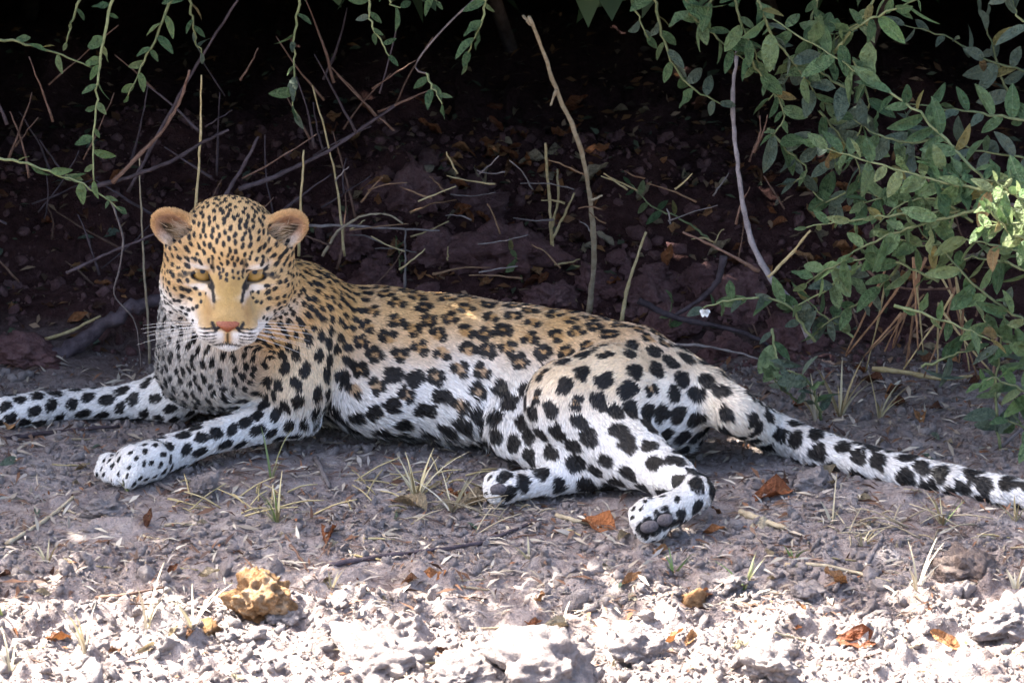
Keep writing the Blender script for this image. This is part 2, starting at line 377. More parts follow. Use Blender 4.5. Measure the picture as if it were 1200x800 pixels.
def base_coat(P, N, W):
    n = len(P); z = P[:, 2]; nz_ = fbm(P*14, 3)
    one = np.ones((n, 3))
    up = sstep(.09, .222, z + nz_*.03)
    torso_c = mixc(one*WHITE, one*(TAN*.68+CREAM*.32), up)
    neck_c = mixc(one*WHITE, one*(TAN*.85+CREAM*.15), sstep(-.02, .13, (P[:, 0]-at(255, 400, 0)[0])*0.9 + (z-.13)*.6 + nz_*.015))
    arm_c = mixc(one*WHITE, one*CREAM, sstep(.05, .13, z+nz_*.01)*.8)
    hind_c = mixc(one*WHITE, one*CREAM, sstep(.09, .19, z+nz_*.02)*.8)
    paw_c = one*(WHITE*.93+CREAM*.07)
    tail_c = mixc(one*WHITE, one*CREAM, sstep(at(960, 0, 0)[0], at(800, 0, 0)[0], P[:, 0])*.6)
    h = to_head(P); x, y, zz = h.T; ax = np.abs(x)
    hc = one*(TAN*.68+CREAM*.32)*.94
    hc = mixc(hc, one*(TAN*.6+CREAM*.4), sstep(10, 60, zz)*.6)
    hc = mixc(hc, one*WHITE, sstep(-22, -48, zz+ (x-0)*.12)*sstep(18, 40, ax)*.9)
    hc = mixc(hc, one*np.array([.40, .25, .075]), np.exp(-(x/22)**4)*sstep(14, 2, zz)*sstep(-42, -35, zz)*sstep(-6, 8, y))
    hc = mixc(hc, one*np.array([.46, .30, .12]), sstep(42, 30, ax)*sstep(-8, -22, zz)*sstep(-44, -36, zz)*sstep(2, 16, y)*.7)
    for s in (-1, 1):
        hc = mixc(hc, one*WHITE, np.clip(gauss(x, zz, s*33, 11, 11, 4.5)*1.3, 0, .9)*sstep(-30, -5, y))
        hc = mixc(hc, one*WHITE, np.clip(gauss(x, zz, s*31, -9.8, 13, 2.4)*1.2, 0, .5)*sstep(-30, -5, y))
        hc = mixc(hc, one*WHITE, np.clip(gauss(x, zz, s*18, -9, 2.4, 5)*1.0, 0, .3)*sstep(-5, 3, y))
    hc = mixc(hc, one*WHITE, sstep(34, 42, y)*sstep(-38, -44, zz)*sstep(1, 7, ax))
    hc = mixc(hc, one*WHITE, sstep(-55, -60, zz)*sstep(-20, 0, y))
    sp_ = fbm(h/2.6, 77, 2); hc = hc*(1+.10*sp_[:, None]*(y > -10)[:, None])
    hc = mixc(hc, one*np.array([.27, .145, .05]), .55*np.exp(-((ax-21+.12*(zz+20))/4.5)**2)*sstep(-4, -12, zz)*sstep(-40, -33, zz)*sstep(4, 14, y))
    hc = mixc(hc, one*np.array([.30, .17, .06]), .45*np.exp(-((ax-8)/6)**2)*sstep(22, 10, zz)*sstep(-8, 2, zz)*sstep(-12, 0, y))
    ec = one*CREAM
    for c, ex, fw, ew in EARS:
        m = (np.sign(x) == np.sign(c[0]))
        e1 = (h-c)@ex; e2 = (h-c)@fw; e3 = (h-c)@ew
        if ew[2] < 0: e3 = -e3
        r = np.sqrt((e1/26)**2+(e3/19.5)**2)
        col = mixc(one*np.array([.50, .29, .12]), one*np.array([.46, .28, .18]), sstep(1.08, .85, r))
        col = mixc(col, one*np.array([.22, .10, .05]), np.clip(gauss(e1, e3, 7, 7, 11, 7)*1.1, 0, .8))
        col = mixc(col, one*WHITE, np.clip(gauss(e1, e3, -12, 3, 11, 4)*1.0, 0, .65))
        col = mixc(col, one*WHITE, np.clip(gauss(e1, e3, -6, -17, 14, 4.5)*.9, 0, .6))
        col = mixc(col, one*np.array([.015, .011, .009]), np.clip(gauss(e1, e3, 0, -6, 17, 6)*2.3-.3, 0, 1))
        col = mixc(col, one*BLACK, sstep(-4, -9, e2)*sstep(.2, .6, r))
        ec[m] = col[m]
    out = torso_c*W[:, 0:1]+neck_c*W[:, 1:2]+hc*W[:, 2:3]+ec*W[:, 3:4]+arm_c*W[:, 4:5]+hind_c*W[:, 5:6]+paw_c*W[:, 6:7]+tail_c*W[:, 7:8]
    return out
def seg(x, z, ax, az, bx, bz):
    dx, dz = bx-ax, bz-az; t = np.clip(((x-ax)*dx+(z-az)*dz)/(dx*dx+dz*dz), 0, 1)
    return np.hypot(x-ax-dx*t, z-az-dz*t)
def face_marks(P, W):
    h = to_head(P); x, y, z = h.T; m = np.zeros(len(P)); front = sstep(-22, -10, y)
    nz_ = vnoise(h/3.0, 5)*.5
    for s in (-1, 1):
        xs = x*s; tl = math.radians(9)
        u = (xs-30)*math.cos(tl)+(z+2)*math.sin(tl); v = -(xs-30)*math.sin(tl)+(z+2)*math.cos(tl)
        rim = np.sqrt((u/14.6)**2+((v-1.0)/5.3)**2)
        m = np.maximum(m, sstep(1.08, .95, rim)*front)
        m = np.maximum(m, sstep(2.6, 1.6, seg(xs, z, 18.5, -4, 15.5, -12)+nz_)*front)
        m = np.maximum(m, .3*sstep(1.8, .8, seg(xs, z, 15.5, -12, 16, -19)+nz_)*front)
        m = np.maximum(m, .8*sstep(2.2, 1.2, seg(xs, z, 45, 2, 55, -3)+nz_)*front)
        m = np.maximum(m, .75*sstep(2.4, 1.2, seg(xs, z, 17, 8, 19, 22)+nz_)*front)       # inner brow
        m = np.maximum(m, sstep(3.0, 1.8, seg(xs, z, 16.8, -33.5, 13.0, -40.0))*sstep(40, 48, y))  # beside the nose
        m = np.maximum(m, .9*sstep(2.0, 1.0, seg(xs, z, 1, -57, 16, -61.5))*sstep(40, 48, y))  # lips
        m = np.maximum(m, .85*sstep(1.5, .7, seg(xs, z, 0, -44, 0, -55))*sstep(40, 48, y))
        row = ((z+37)+ (xs-10)*.18)/4.3; fr = np.abs(row-np.round(row))
        zone = sstep(11, 14, xs)*sstep(35, 29, xs)*sstep(-57, -54.5, z)*sstep(-36, -38.5, z)*sstep(30, 38, y)
        m = np.maximum(m, zone*sstep(.30, .17, fr+.10*vnoise(h/np.array([2.2, 9, 9]), 9)))
    return m*(W[:, 2] > .3)

def poisson(P, R):
    """greedy dart throwing with a radius for each point"""
    order = rng.permutation(len(P)); cell = .02; grid = {}; out = []
    for i in order:
        p = P[i]; r = R[i]
        if r <= 0: continue
        k = (int(p[0]//cell), int(p[1]//cell), int(p[2]//cell)); n = int(r/cell)+1; ok = True
        for a in range(-n, n+1):
            for b in range(-n, n+1):
                for c in range(-n, n+1):
                    for j in grid.get((k[0]+a, k[1]+b, k[2]+c), ()):
                        q = P[j]
                        if (p[0]-q[0])**2+(p[1]-q[1])**2+(p[2]-q[2])**2 < (r*.5+R[j]*.5)**2: ok = False; break
                    if not ok: break
                if not ok: break
            if not ok: break
        if ok: grid.setdefault(k, []).append(i); out.append(i)
    return np.array(out)

# even samples of the skin
TRI = np.concatenate([BQ[:, [0, 1, 2]], BQ[:, [0, 2, 3]]])
def sample(n, dens=None):
    a, b, c = BV[TRI[:, 0]], BV[TRI[:, 1]], BV[TRI[:, 2]]
    ar = .5*np.linalg.norm(np.cross(b-a, c-a), axis=1); w = ar if dens is None else ar*dens
    cs = np.cumsum(w); t = np.searchsorted(cs, rng.random(n)*cs[-1]); t = np.minimum(t, len(TRI)-1)
    r1 = np.sqrt(rng.random(n))[:, None]; r2 = rng.random(n)[:, None]
    P = (1-r1)*a[t]+r1*(1-r2)*b[t]+r1*r2*c[t]
    N = (1-r1)*BN[TRI[t, 0]]+r1*(1-r2)*BN[TRI[t, 1]]+r1*r2*BN[TRI[t, 2]]
    return P, N/np.linalg.norm(N, axis=1)[:, None], ar.sum()
sp, sn, AREA = sample(60000)
WS, TS = regions(sp)
print('skin area', AREA)
hs = to_head(sp); hax = np.abs(hs[:, 0])
spacing = WS@np.array([21.6, 9.3, 8.2, 60, 17.2, 21.4, 9.2, 21.0])
chest = sstep(.03, -.05, sp[:, 0]-at(300, 400, 0)[0])*WS[:, 1]
spacing = spacing + chest*3
spacing = np.where((WS[:, 2] > .5), np.where((hs[:, 2] > 2) & (hax < 26) & (hs[:, 2] < 30), 5.6, np.where(hs[:, 2] > 12, 6.7, np.where(hax < 34, 5.7, 7.2))), spacing)
no = (WS[:, 3] > .45) | ((WS[:, 2] > .35) & (((hax < 21) & (hs[:, 2] < 3) & (hs[:, 1] > -4)) | ((hs[:, 1] > 30) & (hax < 40)) | ((np.hypot((hax-30)/17, (hs[:, 2]+2)/10.5) < 1) & (hs[:, 1] > -25)) | (np.hypot(hax-32, (hs[:, 2]-12)*2.0) < 11)))
spacing = np.where(no, 0, spacing)*U
sel = poisson(sp, spacing)
print('spots', len(sel), round(time.time()-T0, 1))
SPOTS = []
tl_ = lie(sp[sel], sn[sel], WS[sel], TS[sel])
for q, i in enumerate(sel):
    c, nrm, w, r = sp[i], sn[i], WS[i], spacing[i]
    t1 = tl_[q]; t2 = np.cross(nrm, t1); g = GN[int(np.argmax(w))]; bl = []; ros = 0.0
    R_ = rng.random
    if g == 'torso' and c[2] > .085 + .05*R_():
        ros = r*.38; k = rng.integers(3, 5); a0 = R_()*6.28
        for e in range(k):
            a = a0+e*6.283/k+(R_()-.5)*.5
            bl.append((math.cos(a)*r*.37, math.sin(a)*r*.30, r*(.25+.06*R_()), r*(.185+.04*R_()), a+1.57+(R_()-.5)))
        if R_() < .25: bl.pop()
    elif g in ('torso', 'hind'):
        if g == 'hind' and c[2] > .13 and R_() < .4: ros = r*.25
        a = R_()*3.14; rr = r*(.46+.085*R_()); bl = [(0, 0, rr*1.1, rr*.82, a*.3)]
        b = R_()*6.28; bl.append((math.cos(b)*rr*.6, math.sin(b)*rr*.5, rr*.72, rr*.6, R_()*3))
        if ros: bl = [(r*.25, 0, r*.23, r*.33, 0), (-r*.25, r*.06, r*.22, r*.32, 0.2)]
    elif g == 'neck':
        ch = chest[i]; rr = r*(.41+.08*R_())
        bl = [(0, 0, rr*(1.2+.35*ch)*(1-.2*ch), rr*(.82-.25*ch), (R_()-.5)*.6)]
        if R_() < .35: bl.append((rr*.8, rr*.5, rr*.6, rr*.5, 0))
    elif g == 'head':
        el = 1.4 if hs[i, 2] > 6 else 1.12
        rr = r*(.39+.10*R_()); bl = [(0, 0, rr*el, rr*.80, (R_()-.5)*.7)]
    elif g == 'arm':
        rr = r*(.41+.08*R_()); bl = [(0, 0, rr*1.2, rr*.78, (R_()-.5)*.9), ((R_()-.5)*rr, (R_()-.5)*rr, rr*.8, rr*.6, R_()*3)]
    elif g == 'paw':
        rr = r*(.27+.10*R_()); bl = [(0, 0, rr*1.25, rr*.75, (R_()-.5))]
    elif g == 'tail':
        rr = r*(.42+.08*R_()); bl = [(0, 0, rr*1.2, rr*.85, (R_()-.5)*.8), ((R_()-.5)*rr, (R_()-.5)*rr*1.6, rr*.8, rr*.7, R_()*3)]
    if bl: SPOTS.append((c, nrm, t1, t2, r, ros, bl))
PADS = ((761, 617, -.447, 10.5, 7, 14), (779, 609, -.436, 9.5, 7, 16), (584, 573, -.314, 9.5, 6.5, 3))
vw = CAM/np.linalg.norm(CAM)
for px, py, Y, rx, rz, rot in PADS:
    a = math.radians(rot); t1 = np.array([math.cos(a), 0, math.sin(a)]); SPOTS.append((at(px, py, Y), vw, t1, np.cross(vw, t1), rx*U*1.6, 0.0, [(0, 0, rx*U*1.42, rz*U*1.5, 0)]))
def spot_coat(P, N, col):
    order = np.argsort(P[:, 0]); xs = P[order, 0]; dark = np.zeros(len(P)); ros_m = np.zeros(len(P))
    wob = fbm(P*150, 21, 2)*.22
    for c, nrm, t1, t2, r, ros, bl in SPOTS:
        R = r*1.1; i0, i1 = np.searchsorted(xs, (c[0]-R, c[0]+R)); id_ = order[i0:i1]
        if len(id_) == 0: continue
        d = P[id_]-c; m = (np.abs(d[:, 1]) < R) & (np.abs(d[:, 2]) < R); id_ = id_[m]; d = d[m]
        m = (N[id_]@nrm) > .15; id_ = id_[m]; d = d[m]
        if len(id_) == 0: continue
        u = d@t1; v = d@t2
        if ros: ros_m[id_] = np.maximum(ros_m[id_], sstep(1.25, .8, np.hypot(u, v*1.2)/ros))
        for bu, bv, a, b, an in bl:
            ca, sa = math.cos(an), math.sin(an); x = (u-bu)*ca+(v-bv)*sa; y = -(u-bu)*sa+(v-bv)*ca
            e = np.sqrt(np.sqrt((x/a)**4+(y/b)**4+1.2*(x*y/a/b)**2)) + wob[id_]
            dark[id_] = np.maximum(dark[id_], sstep(1.10, .92, e))
    col = mixc(col, np.ones((len(P), 3))*ROS, ros_m*.8)
    return mixc(col, np.ones((len(P), 3))*BLACK, dark), dark
def coat(P, N):
    W, Tn = regions(P); col = base_coat(P, N, W); col, dark = spot_coat(P, N, col)
    fm = face_marks(P, W); col = mixc(col, np.ones((len(P), 3))*BLACK, fm)
    return col, W, Tn

FUR_M, n_, l_, b_ = new_mat('leopard_fur', 0.55, 0.35)
a_ = n_.new('ShaderNodeAttribute'); a_.attribute_name = 'col'; l_.new(a_.outputs['Color'], b_.inputs['Base Color'])
b_.inputs['Sheen Weight'].default_value = 0.15; b_.inputs['Sheen Roughness'].default_value = 0.4
bcol, bW, bT = coat(BV, BN)
set_col(leo_me, bcol*.9)
LEO = link('leopard', leo_me, FUR_M, label='spotted leopard lying on its side on bare ground, head raised facing forward', cat='leopard')
print('coat', round(time.time()-T0, 1))

# fur strands
tc = (BV[TRI[:, 0]]+BV[TRI[:, 1]]+BV[TRI[:, 2]])/3; tn = BN[TRI[:, 0]]
vis = .35+.65*sstep(-.45, -.1, tn@((CAM-np.array([0, 0, .1]))/np.linalg.norm(CAM)))
hw = (bW[TRI[:, 0], 2]+bW[TRI[:, 0], 3]+.5*bW[TRI[:, 0], 6])
dens = vis*(1+2.6*hw)*sstep(-.004, .01, tc[:, 2])
NH = 330000
hp, hn, _ = sample(NH, dens)
hcol, hW, hT = coat(hp, hn)
hl_ = lie(hp, hn, hW, hT); hd = to_head(hp); hdx = np.abs(hd[:, 0])
ln = hW@np.array([8.0, 8.5, 6.0, 5.0, 6.5, 7.0, 4.5, 10.0])
belly = hW[:, 0]*sstep(.07, .03, hp[:, 2]); ln += belly*9
groin = np.exp(-(((hp-at(570, 480, -.12))/.05)**2).sum(1)); ln += groin*12
ln += hW[:, 1]*sstep(.03, -.03, hp[:, 0]-at(300, 400, 0)[0])*6
face = hW[:, 2]*sstep(-30, 5, hd[:, 1])*sstep(55, 30, hdx)
ln = ln*(1-face*.62); ln = np.where((hW[:, 2] > .4) & (hd[:, 1] > 20), np.where(hd[:, 2] < -55, 6.0, 2.6), ln)
elb = np.exp(-(((hp-at(372, 478, -.08))/.035)**2).sum(1)); ln += elb*14
eyed = np.hypot((hdx-31.5)/18, (hd[:, 2]+1)/9.5); ln = np.where((eyed < 1.15) & (hd[:, 1] > -20), 1.2, ln)
ln *= (.7+.6*rng.random(NH))*.001
wd = np.where(hW[:, 2]+hW[:, 3] > .5, .00042, .00062)*(.75+.5*rng.random(NH))
wd = np.where(ln < .0035, .00036, wd)
jit = rng.normal(size=(NH, 3)); jit -= hn*np.sum(jit*hn, 1)[:, None]
clump = np.stack([vnoise(hp*55, 31), vnoise(hp*55, 32), vnoise(hp*55, 33)], 1)
amp = (.12+.28*np.clip(belly+groin+elb, 0, 1))[:, None]
t = hl_+jit*amp*.6+clump*amp*1.6; t /= np.linalg.norm(t, axis=1)[:, None]
al = np.radians(20+10*rng.random(NH)+14*np.clip(belly+groin, 0, 1))[:, None]
d1 = t*np.cos(al)+hn*np.sin(al); al2 = al*.25; d2 = t*np.cos(al2)+hn*np.sin(al2)
d2 = d2 + np.array([0, 0, -.25])*np.clip(belly+groin+elb, 0, 1)[:, None]
sd_ = np.cross(hn, d1); sd_ /= np.linalg.norm(sd_, axis=1)[:, None]; sd_ += hn*rng.normal(size=(NH, 1))*.35
L = ln[:, None]; w_ = wd[:, None]
root = hp-hn*.0006; mid = root+d1*L*.5; tip = mid+d2*L*.5
FV = np.stack([root-sd_*w_, root+sd_*w_, mid-sd_*w_*.8, mid+sd_*w_*.8, tip], 1).reshape(-1, 3)
o = (np.arange(NH)*5)[:, None]
FT = (o+np.array([[0, 1, 3, 0, 3, 2, 2, 3, 4]])).reshape(-1, 3)
hcol = hcol*(1+.16*rng.normal(size=(NH, 1))).clip(.6, 1.35)
fc = np.repeat(hcol[:, None, :], 5, 1); fc[:, :2] *= .82; fc[:, 4] *= 1.06
fur_me = mesh_np('fur', FV, FT); set_col(fur_me, np.clip(fc.reshape(-1, 3), 0, .92))
link('fur', fur_me, FUR_M, LEO, kind='stuff')
print('fur', round(time.time()-T0, 1))

# long pale hairs inside the ears
ea = []; et = []; ecol = []; k0 = 0
for c, ex, fw, ew in EARS:
    up_ = ew if ew[2] > 0 else -ew
    for i in range(170):
        a = rng.uniform(0, 6.28); e1, e3 = -16+9*rng.normal(), 2+9*rng.normal()
        if (e1/24)**2+(e3/18)**2 > .85: continue
        p = c+ex*e1+up_*e3+fw*(-1+5*((e1/26)**2+(e3/20)**2)); d = ex*rng.uniform(.5, 1.0)+up_*rng.normal()*.35+fw*rng.uniform(.2, .6); d /= np.linalg.norm(d)
        L_ = rng.uniform(9, 20); w_ = np.cross(d, fw); w_ /= np.linalg.norm(w_)
        ea += [p-w_*.32, p+w_*.32, p+d*L_]; et.append((k0, k0+1, k0+2)); k0 += 3; cc = np.array([.70, .58, .44])*rng.uniform(.6, 1.1); ecol += [cc]*3
em = mesh_np('ear_hair', H0+(np.array(ea)@HR)*U, np.array(et)); set_col(em, np.array(ecol)); link('ear_hair', em, FUR_M, LEO, kind='stuff')

# eyes, nose, whiskers, pads
def uv_sphere(n=24, m=16):
    th = np.linspace(0, np.pi, m+1)[1:-1]; ph = np.arange(n)*2*np.pi/n
    v = [np.array([[0, 0, 1.0]])]+[np.stack([np.sin(a)*np.cos(ph), np.sin(a)*np.sin(ph), np.full(n, np.cos(a))], 1) for a in th]+[np.array([[0, 0, -1.0]])]
    v = np.concatenate(v); q = []; tr = []
    for i in range(n):
        j = (i+1) % n; tr.append((0, 1+i, 1+j)); e = 1+(m-2)*n; tr.append((len(v)-1, e+j, e+i))
        for r in range(m-2): q.append((1+r*n+i, 1+(r+1)*n+i, 1+(r+1)*n+j, 1+r*n+j))
    return v, [np.array(q), np.array(tr)]
EYE_M, n_, l_, b_ = new_mat('amber_eye', 0.3, 0.3)
tcn = n_.new('ShaderNodeTexCoord'); sx = n_.new('ShaderNodeSeparateXYZ'); l_.new(tcn.outputs['Object'], sx.inputs[0])
cm = n_.new('ShaderNodeCombineXYZ'); l_.new(sx.outputs[0], cm.inputs[0]); l_.new(sx.outputs[1], cm.inputs[1])
vl = n_.new('ShaderNodeVectorMath'); vl.operation = 'LENGTH'; l_.new(cm.outputs[0], vl.inputs[0])
rp = ramp(n_, [(0.0, (.003, .003, .003)), (.20, (.003, .003, .003)), (.235, (.25, .135, .025)), (.60, (.32, .19, .05)), (.82, (.16, .08, .018)), (.92, (.01, .007, .005)), (1.0, (.03, .02, .015))])
l_.new(vl.outputs['Value'], rp.inputs[0]); l_.new(rp.outputs[0], b_.inputs['Base Color'])
b_.inputs['Coat Weight'].default_value = 0.3; b_.inputs['Coat Roughness'].default_value = 0.05
ev, ef = uv_sphere(32, 24)
for s in (-1, 1):
    me = mesh_np('eye', ev, ef); o = link('eye', me, EYE_M, LEO)
    o.location = HP(s*29.8, -7.0, -2); o.scale = (14*U,)*3
    o.rotation_euler = Vector(CAM-HP(s*29.8, -8, -2)+np.array([0, 0, 1.25])).to_track_quat('Z', 'Y').to_euler()
NOSE_M, n_, l_, b_ = new_mat('nose_leather', 0.32, 0.4)
t_ = tex_noise(n_, l_, 400, 3); r_ = ramp(n_, [(.3, (.19, .052, .022)), (.7, (.31, .10, .045))]); l_.new(t_.outputs[0], r_.inputs[0]); l_.new(r_.outputs[0], b_.inputs['Base Color']); bump(n_, l_, b_, t_.outputs[0], .0008)
nv = ev.copy(); tz = (nv[:, 2]+1)/2; nv[:, 0] *= .34+.66*sstep(0, .75, tz)
nv = np.stack([nv[:, 0]*16.5, 62.5+nv[:, 1]*9-np.where(tz > .5, 10*(tz-.5), 0), -35.5+nv[:, 2]*9.5], 1)
me = mesh_np('nose', H0+(nv@HR)*U, ef); nose = link('nose', me, NOSE_M, LEO)
DARK_M, n_, l_, b_ = new_mat('dark_skin', 0.6, 0.3); b_.inputs['Base Color'].default_value = (.012, .01, .01, 1)
for s in (-1, 1):
    q = ev*np.array([3.6, 2.2, 2.0]); a = math.radians(-28*s); q = np.stack([q[:, 0]*math.cos(a)-q[:, 2]*math.sin(a), q[:, 1], q[:, 0]*math.sin(a)+q[:, 2]*math.cos(a)], 1)+np.array([s*11, 67.0, -37.5])
    link('nostril', mesh_np('nostril', H0+(q@HR)*U, ef), DARK_M, nose)
def tube_np(pts, radii, n=5):
    pts = np.asarray(pts, float); m = len(pts); T = np.gradient(pts, axis=0); T /= np.linalg.norm(T, axis=1)[:, None]
    ref = np.array([0, 0, 1.0]) if abs(T[0, 2]) < .8 else np.array([1.0, 0, 0]); vs = []
    for i in range(m):
        a = np.cross(T[i], ref); a /= np.linalg.norm(a)+1e-12; b = np.cross(T[i], a); ph = np.arange(n)*2*np.pi/n
        vs.append(pts[i]+radii[i]*(np.cos(ph)[:, None]*a+np.sin(ph)[:, None]*b)); 
    v = np.concatenate(vs+[pts[:1], pts[-1:]]); q = []; tr = []
    for i in range(m-1):
        for k in range(n): q.append((i*n+k, i*n+(k+1) % n, (i+1)*n+(k+1) % n, (i+1)*n+k))
    for k in range(n): tr.append((m*n, (k+1) % n, k)); tr.append((m*n+1, (m-1)*n+k, (m-1)*n+(k+1) % n))
    return v, np.array(q), np.array(tr)
class Acc:
    def __init__(s): s.v = []; s.q = []; s.t = []; s.c = []; s.n = 0
    def add(s, v, q=None, t=None, c=None):
        s.v.append(v)
        if q is not None and len(q): s.q.append(np.asarray(q)+s.n)
        if t is not None and len(t): s.t.append(np.asarray(t)+s.n)
        if c is not None: s.c.append(np.broadcast_to(np.asarray(c, float), (len(v), 3)))
        s.n += len(v)
    def mesh(s, name, smooth=True):
        fl = ([np.concatenate(s.q)] if s.q else [])+([np.concatenate(s.t)] if s.t else [])
        me = mesh_np(name, np.concatenate(s.v), fl, smooth)
        if s.c: set_col(me, np.concatenate(s.c))
        return me
WH_M, n_, l_, b_ = new_mat('whisker_white', 0.4, 0.4); b_.inputs['Base Color'].default_value = (.8, .78, .75, 1)
for s in (-1, 1):
    for i in range(9):
        r, cc = divmod(i, 3); x0, z0 = s*(17+5*cc), -40-4.5*r; L_ = 58+26*rng.random(); dn = -.04-.15*r*.6-.1*rng.random()
        k = np.linspace(0, 1, 8)[:, None]
        p = np.array([x0, 60-6*cc, z0])+k*np.array([s*L_, -6-8*cc, L_*dn])+k*k*np.array([0, -16, -10-8*rng.random()])
        v, q, t_ = tube_np(H0+(p@HR)*U, np.linspace(.00042, .00012, 8), 4)
        a = Acc(); a.add(v, q, t_); link('whisker', a.mesh('whisker'), WH_M, LEO)
PAD_M, n_, l_, b_ = new_mat('paw_pad', 0.7, 0.25); t_ = tex_noise(n_, l_, 300, 3); r_ = ramp(n_, [(.3, (.05, .045, .05)), (.7, (.13, .115, .12))]); l_.new(t_.outputs[0], r_.inputs[0]); l_.new(r_.outputs[0], b_.inputs['Base Color']); bump(n_, l_, b_, t_.outputs[0], .001)
view = (CAM-np.array([.2, -.4, 0])); view /= np.linalg.norm(view)
for px, py, Y, rx, rz, rot in PADS:
    a = math.radians(rot); ux = np.array([math.cos(a), 0, math.sin(a)]); uz = np.cross(ux, view); uz /= np.linalg.norm(uz)
    q = at(px, py, Y)+(ev[:, 0:1]*ux*rx+ev[:, 1:2]*view*4+ev[:, 2:3]*uz*rz)*U
    link('paw_pad', mesh_np('paw_pad', q, ef), PAD_M, LEO)
print('leopard done', round(time.time()-T0, 1))
# ------------------------------------------------------------------ ground
def height(x, y):
    p = np.stack([x, y, np.zeros_like(x)], -1)
    near = np.exp(-((np.maximum(np.abs(x), 0)/6)**2+(y/6)**2))
    h = .010*fbm(p*2.6, 40)+.0055*fbm(p*8, 41)
    rg = 1-np.abs(fbm(p*17, 42, 2))
    rough = .55+.9*sstep(-.35, -.75, y)+.8*sstep(.3, .7, y)
    h = h + rough*(.0095*(rg-.5)+.0045*np.abs(fbm(p*40, 43, 2))+.0028*fbm(p*95, 44, 2))*near
    lump = np.clip(vnoise(p*23+7, 45), 0, 1)**2
    h = h + .020*lump*rough*near
    # bank behind the animal
    e = .40+.10*vnoise(p*3.1, 46)+.06*np.clip(x, -1, 1)
    h = h + .10*sstep(0, .6, y-e)+.05*sstep(.0, .16, y-e)*(.7+.6*vnoise(p*5, 47))
    h = h + sstep(.05, .3, y-e)*.035*fbm(p*5.2, 48, 3)*near
    h = h + .15*sstep(2.0, 4.5, y)
    # settled flat where the body lies
    bx, by = x+.05, y-.0
    fl = np.exp(-((bx/.62)**4+(by/.17)**4)); h = h*(1-.85*fl)
    return h-.004
def grow(a0, a1, step, end_lo, end_hi, f=1.35):
    mid = np.arange(a0, a1, step); lo_, hi_ = [], []
    s, v = step, a0
    while v > end_lo: s *= f; v -= s; lo_.append(v)
    s, v = step, mid[-1]
    while v < end_hi: s *= f; v += s; hi_.append(v)
    return np.concatenate([lo_[::-1], mid, hi_])
ax_ = grow(-1.02, 1.02, .0052, -400, 400); ay_ = grow(-1.2, 1.05, .0056, -400, 400)
GX, GY = np.meshgrid(ax_, ay_, indexing='ij'); GZ = height(GX, GY)
nx_, ny_ = GX.shape; ii = np.arange(nx_*ny_).reshape(nx_, ny_)
gq = np.stack([ii[:-1, :-1], ii[1:, :-1], ii[1:, 1:], ii[:-1, 1:]], -1).reshape(-1, 4)
gme = mesh_np('ground', np.stack([GX, GY, GZ], -1).reshape(-1, 3), gq)
# soil: pale grey dust in the open, humus under the thicket coloured darker to stand in for shade
gm, n_, l_, b_ = new_mat('ground_soil', 0.95, 0.12)
geo = n_.new('ShaderNodeNewGeometry'); vec = geo.outputs['Position']
t1 = tex_noise(n_, l_, 7, 6, .65, vec=vec); t2 = tex_noise(n_, l_, 55, 5, .7, vec=vec); t3 = tex_noise(n_, l_, 320, 3, .7, vec=vec)
mx = n_.new('ShaderNodeMix'); mx.inputs[0].default_value = .55; l_.new(t1.outputs[0], mx.inputs[2]); l_.new(t2.outputs[0], mx.inputs[3])
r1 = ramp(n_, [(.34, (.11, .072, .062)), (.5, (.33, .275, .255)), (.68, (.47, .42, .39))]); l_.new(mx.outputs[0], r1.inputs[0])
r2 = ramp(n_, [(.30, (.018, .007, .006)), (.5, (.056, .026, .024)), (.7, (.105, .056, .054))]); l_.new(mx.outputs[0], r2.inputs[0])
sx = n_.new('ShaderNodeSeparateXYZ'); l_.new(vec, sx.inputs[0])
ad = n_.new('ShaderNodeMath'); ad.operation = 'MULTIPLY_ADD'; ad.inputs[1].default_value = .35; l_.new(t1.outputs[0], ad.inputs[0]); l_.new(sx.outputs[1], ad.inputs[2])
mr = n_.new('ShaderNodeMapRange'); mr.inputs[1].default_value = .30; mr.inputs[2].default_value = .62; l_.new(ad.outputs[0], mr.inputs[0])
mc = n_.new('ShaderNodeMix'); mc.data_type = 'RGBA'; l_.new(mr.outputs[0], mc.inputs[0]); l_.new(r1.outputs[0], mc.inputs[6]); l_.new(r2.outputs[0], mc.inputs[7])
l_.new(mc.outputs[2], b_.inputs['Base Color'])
p_ = bump(n_, l_, b_, t2.outputs[0], .016); bump(n_, l_, b_, t3.outputs[0], .0035, prev=p_)
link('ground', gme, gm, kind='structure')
def gz_at(x, y): return float(height(np.array([float(x)]), np.array([float(y)]))[0])
def on_ground(px, py):               # where the sight line of a photo place meets the ground
    d = ray(px, py); t = np.linspace(6.2, 11, 1200); P = CAM+t[:, None]*d
    b = P[:, 2]-height(P[:, 0], P[:, 1]); k = np.argmax(b < 0)
    return P[k] if b[k] < 0 else P[-1]
print('ground', len(gq), round(time.time()-T0, 1))

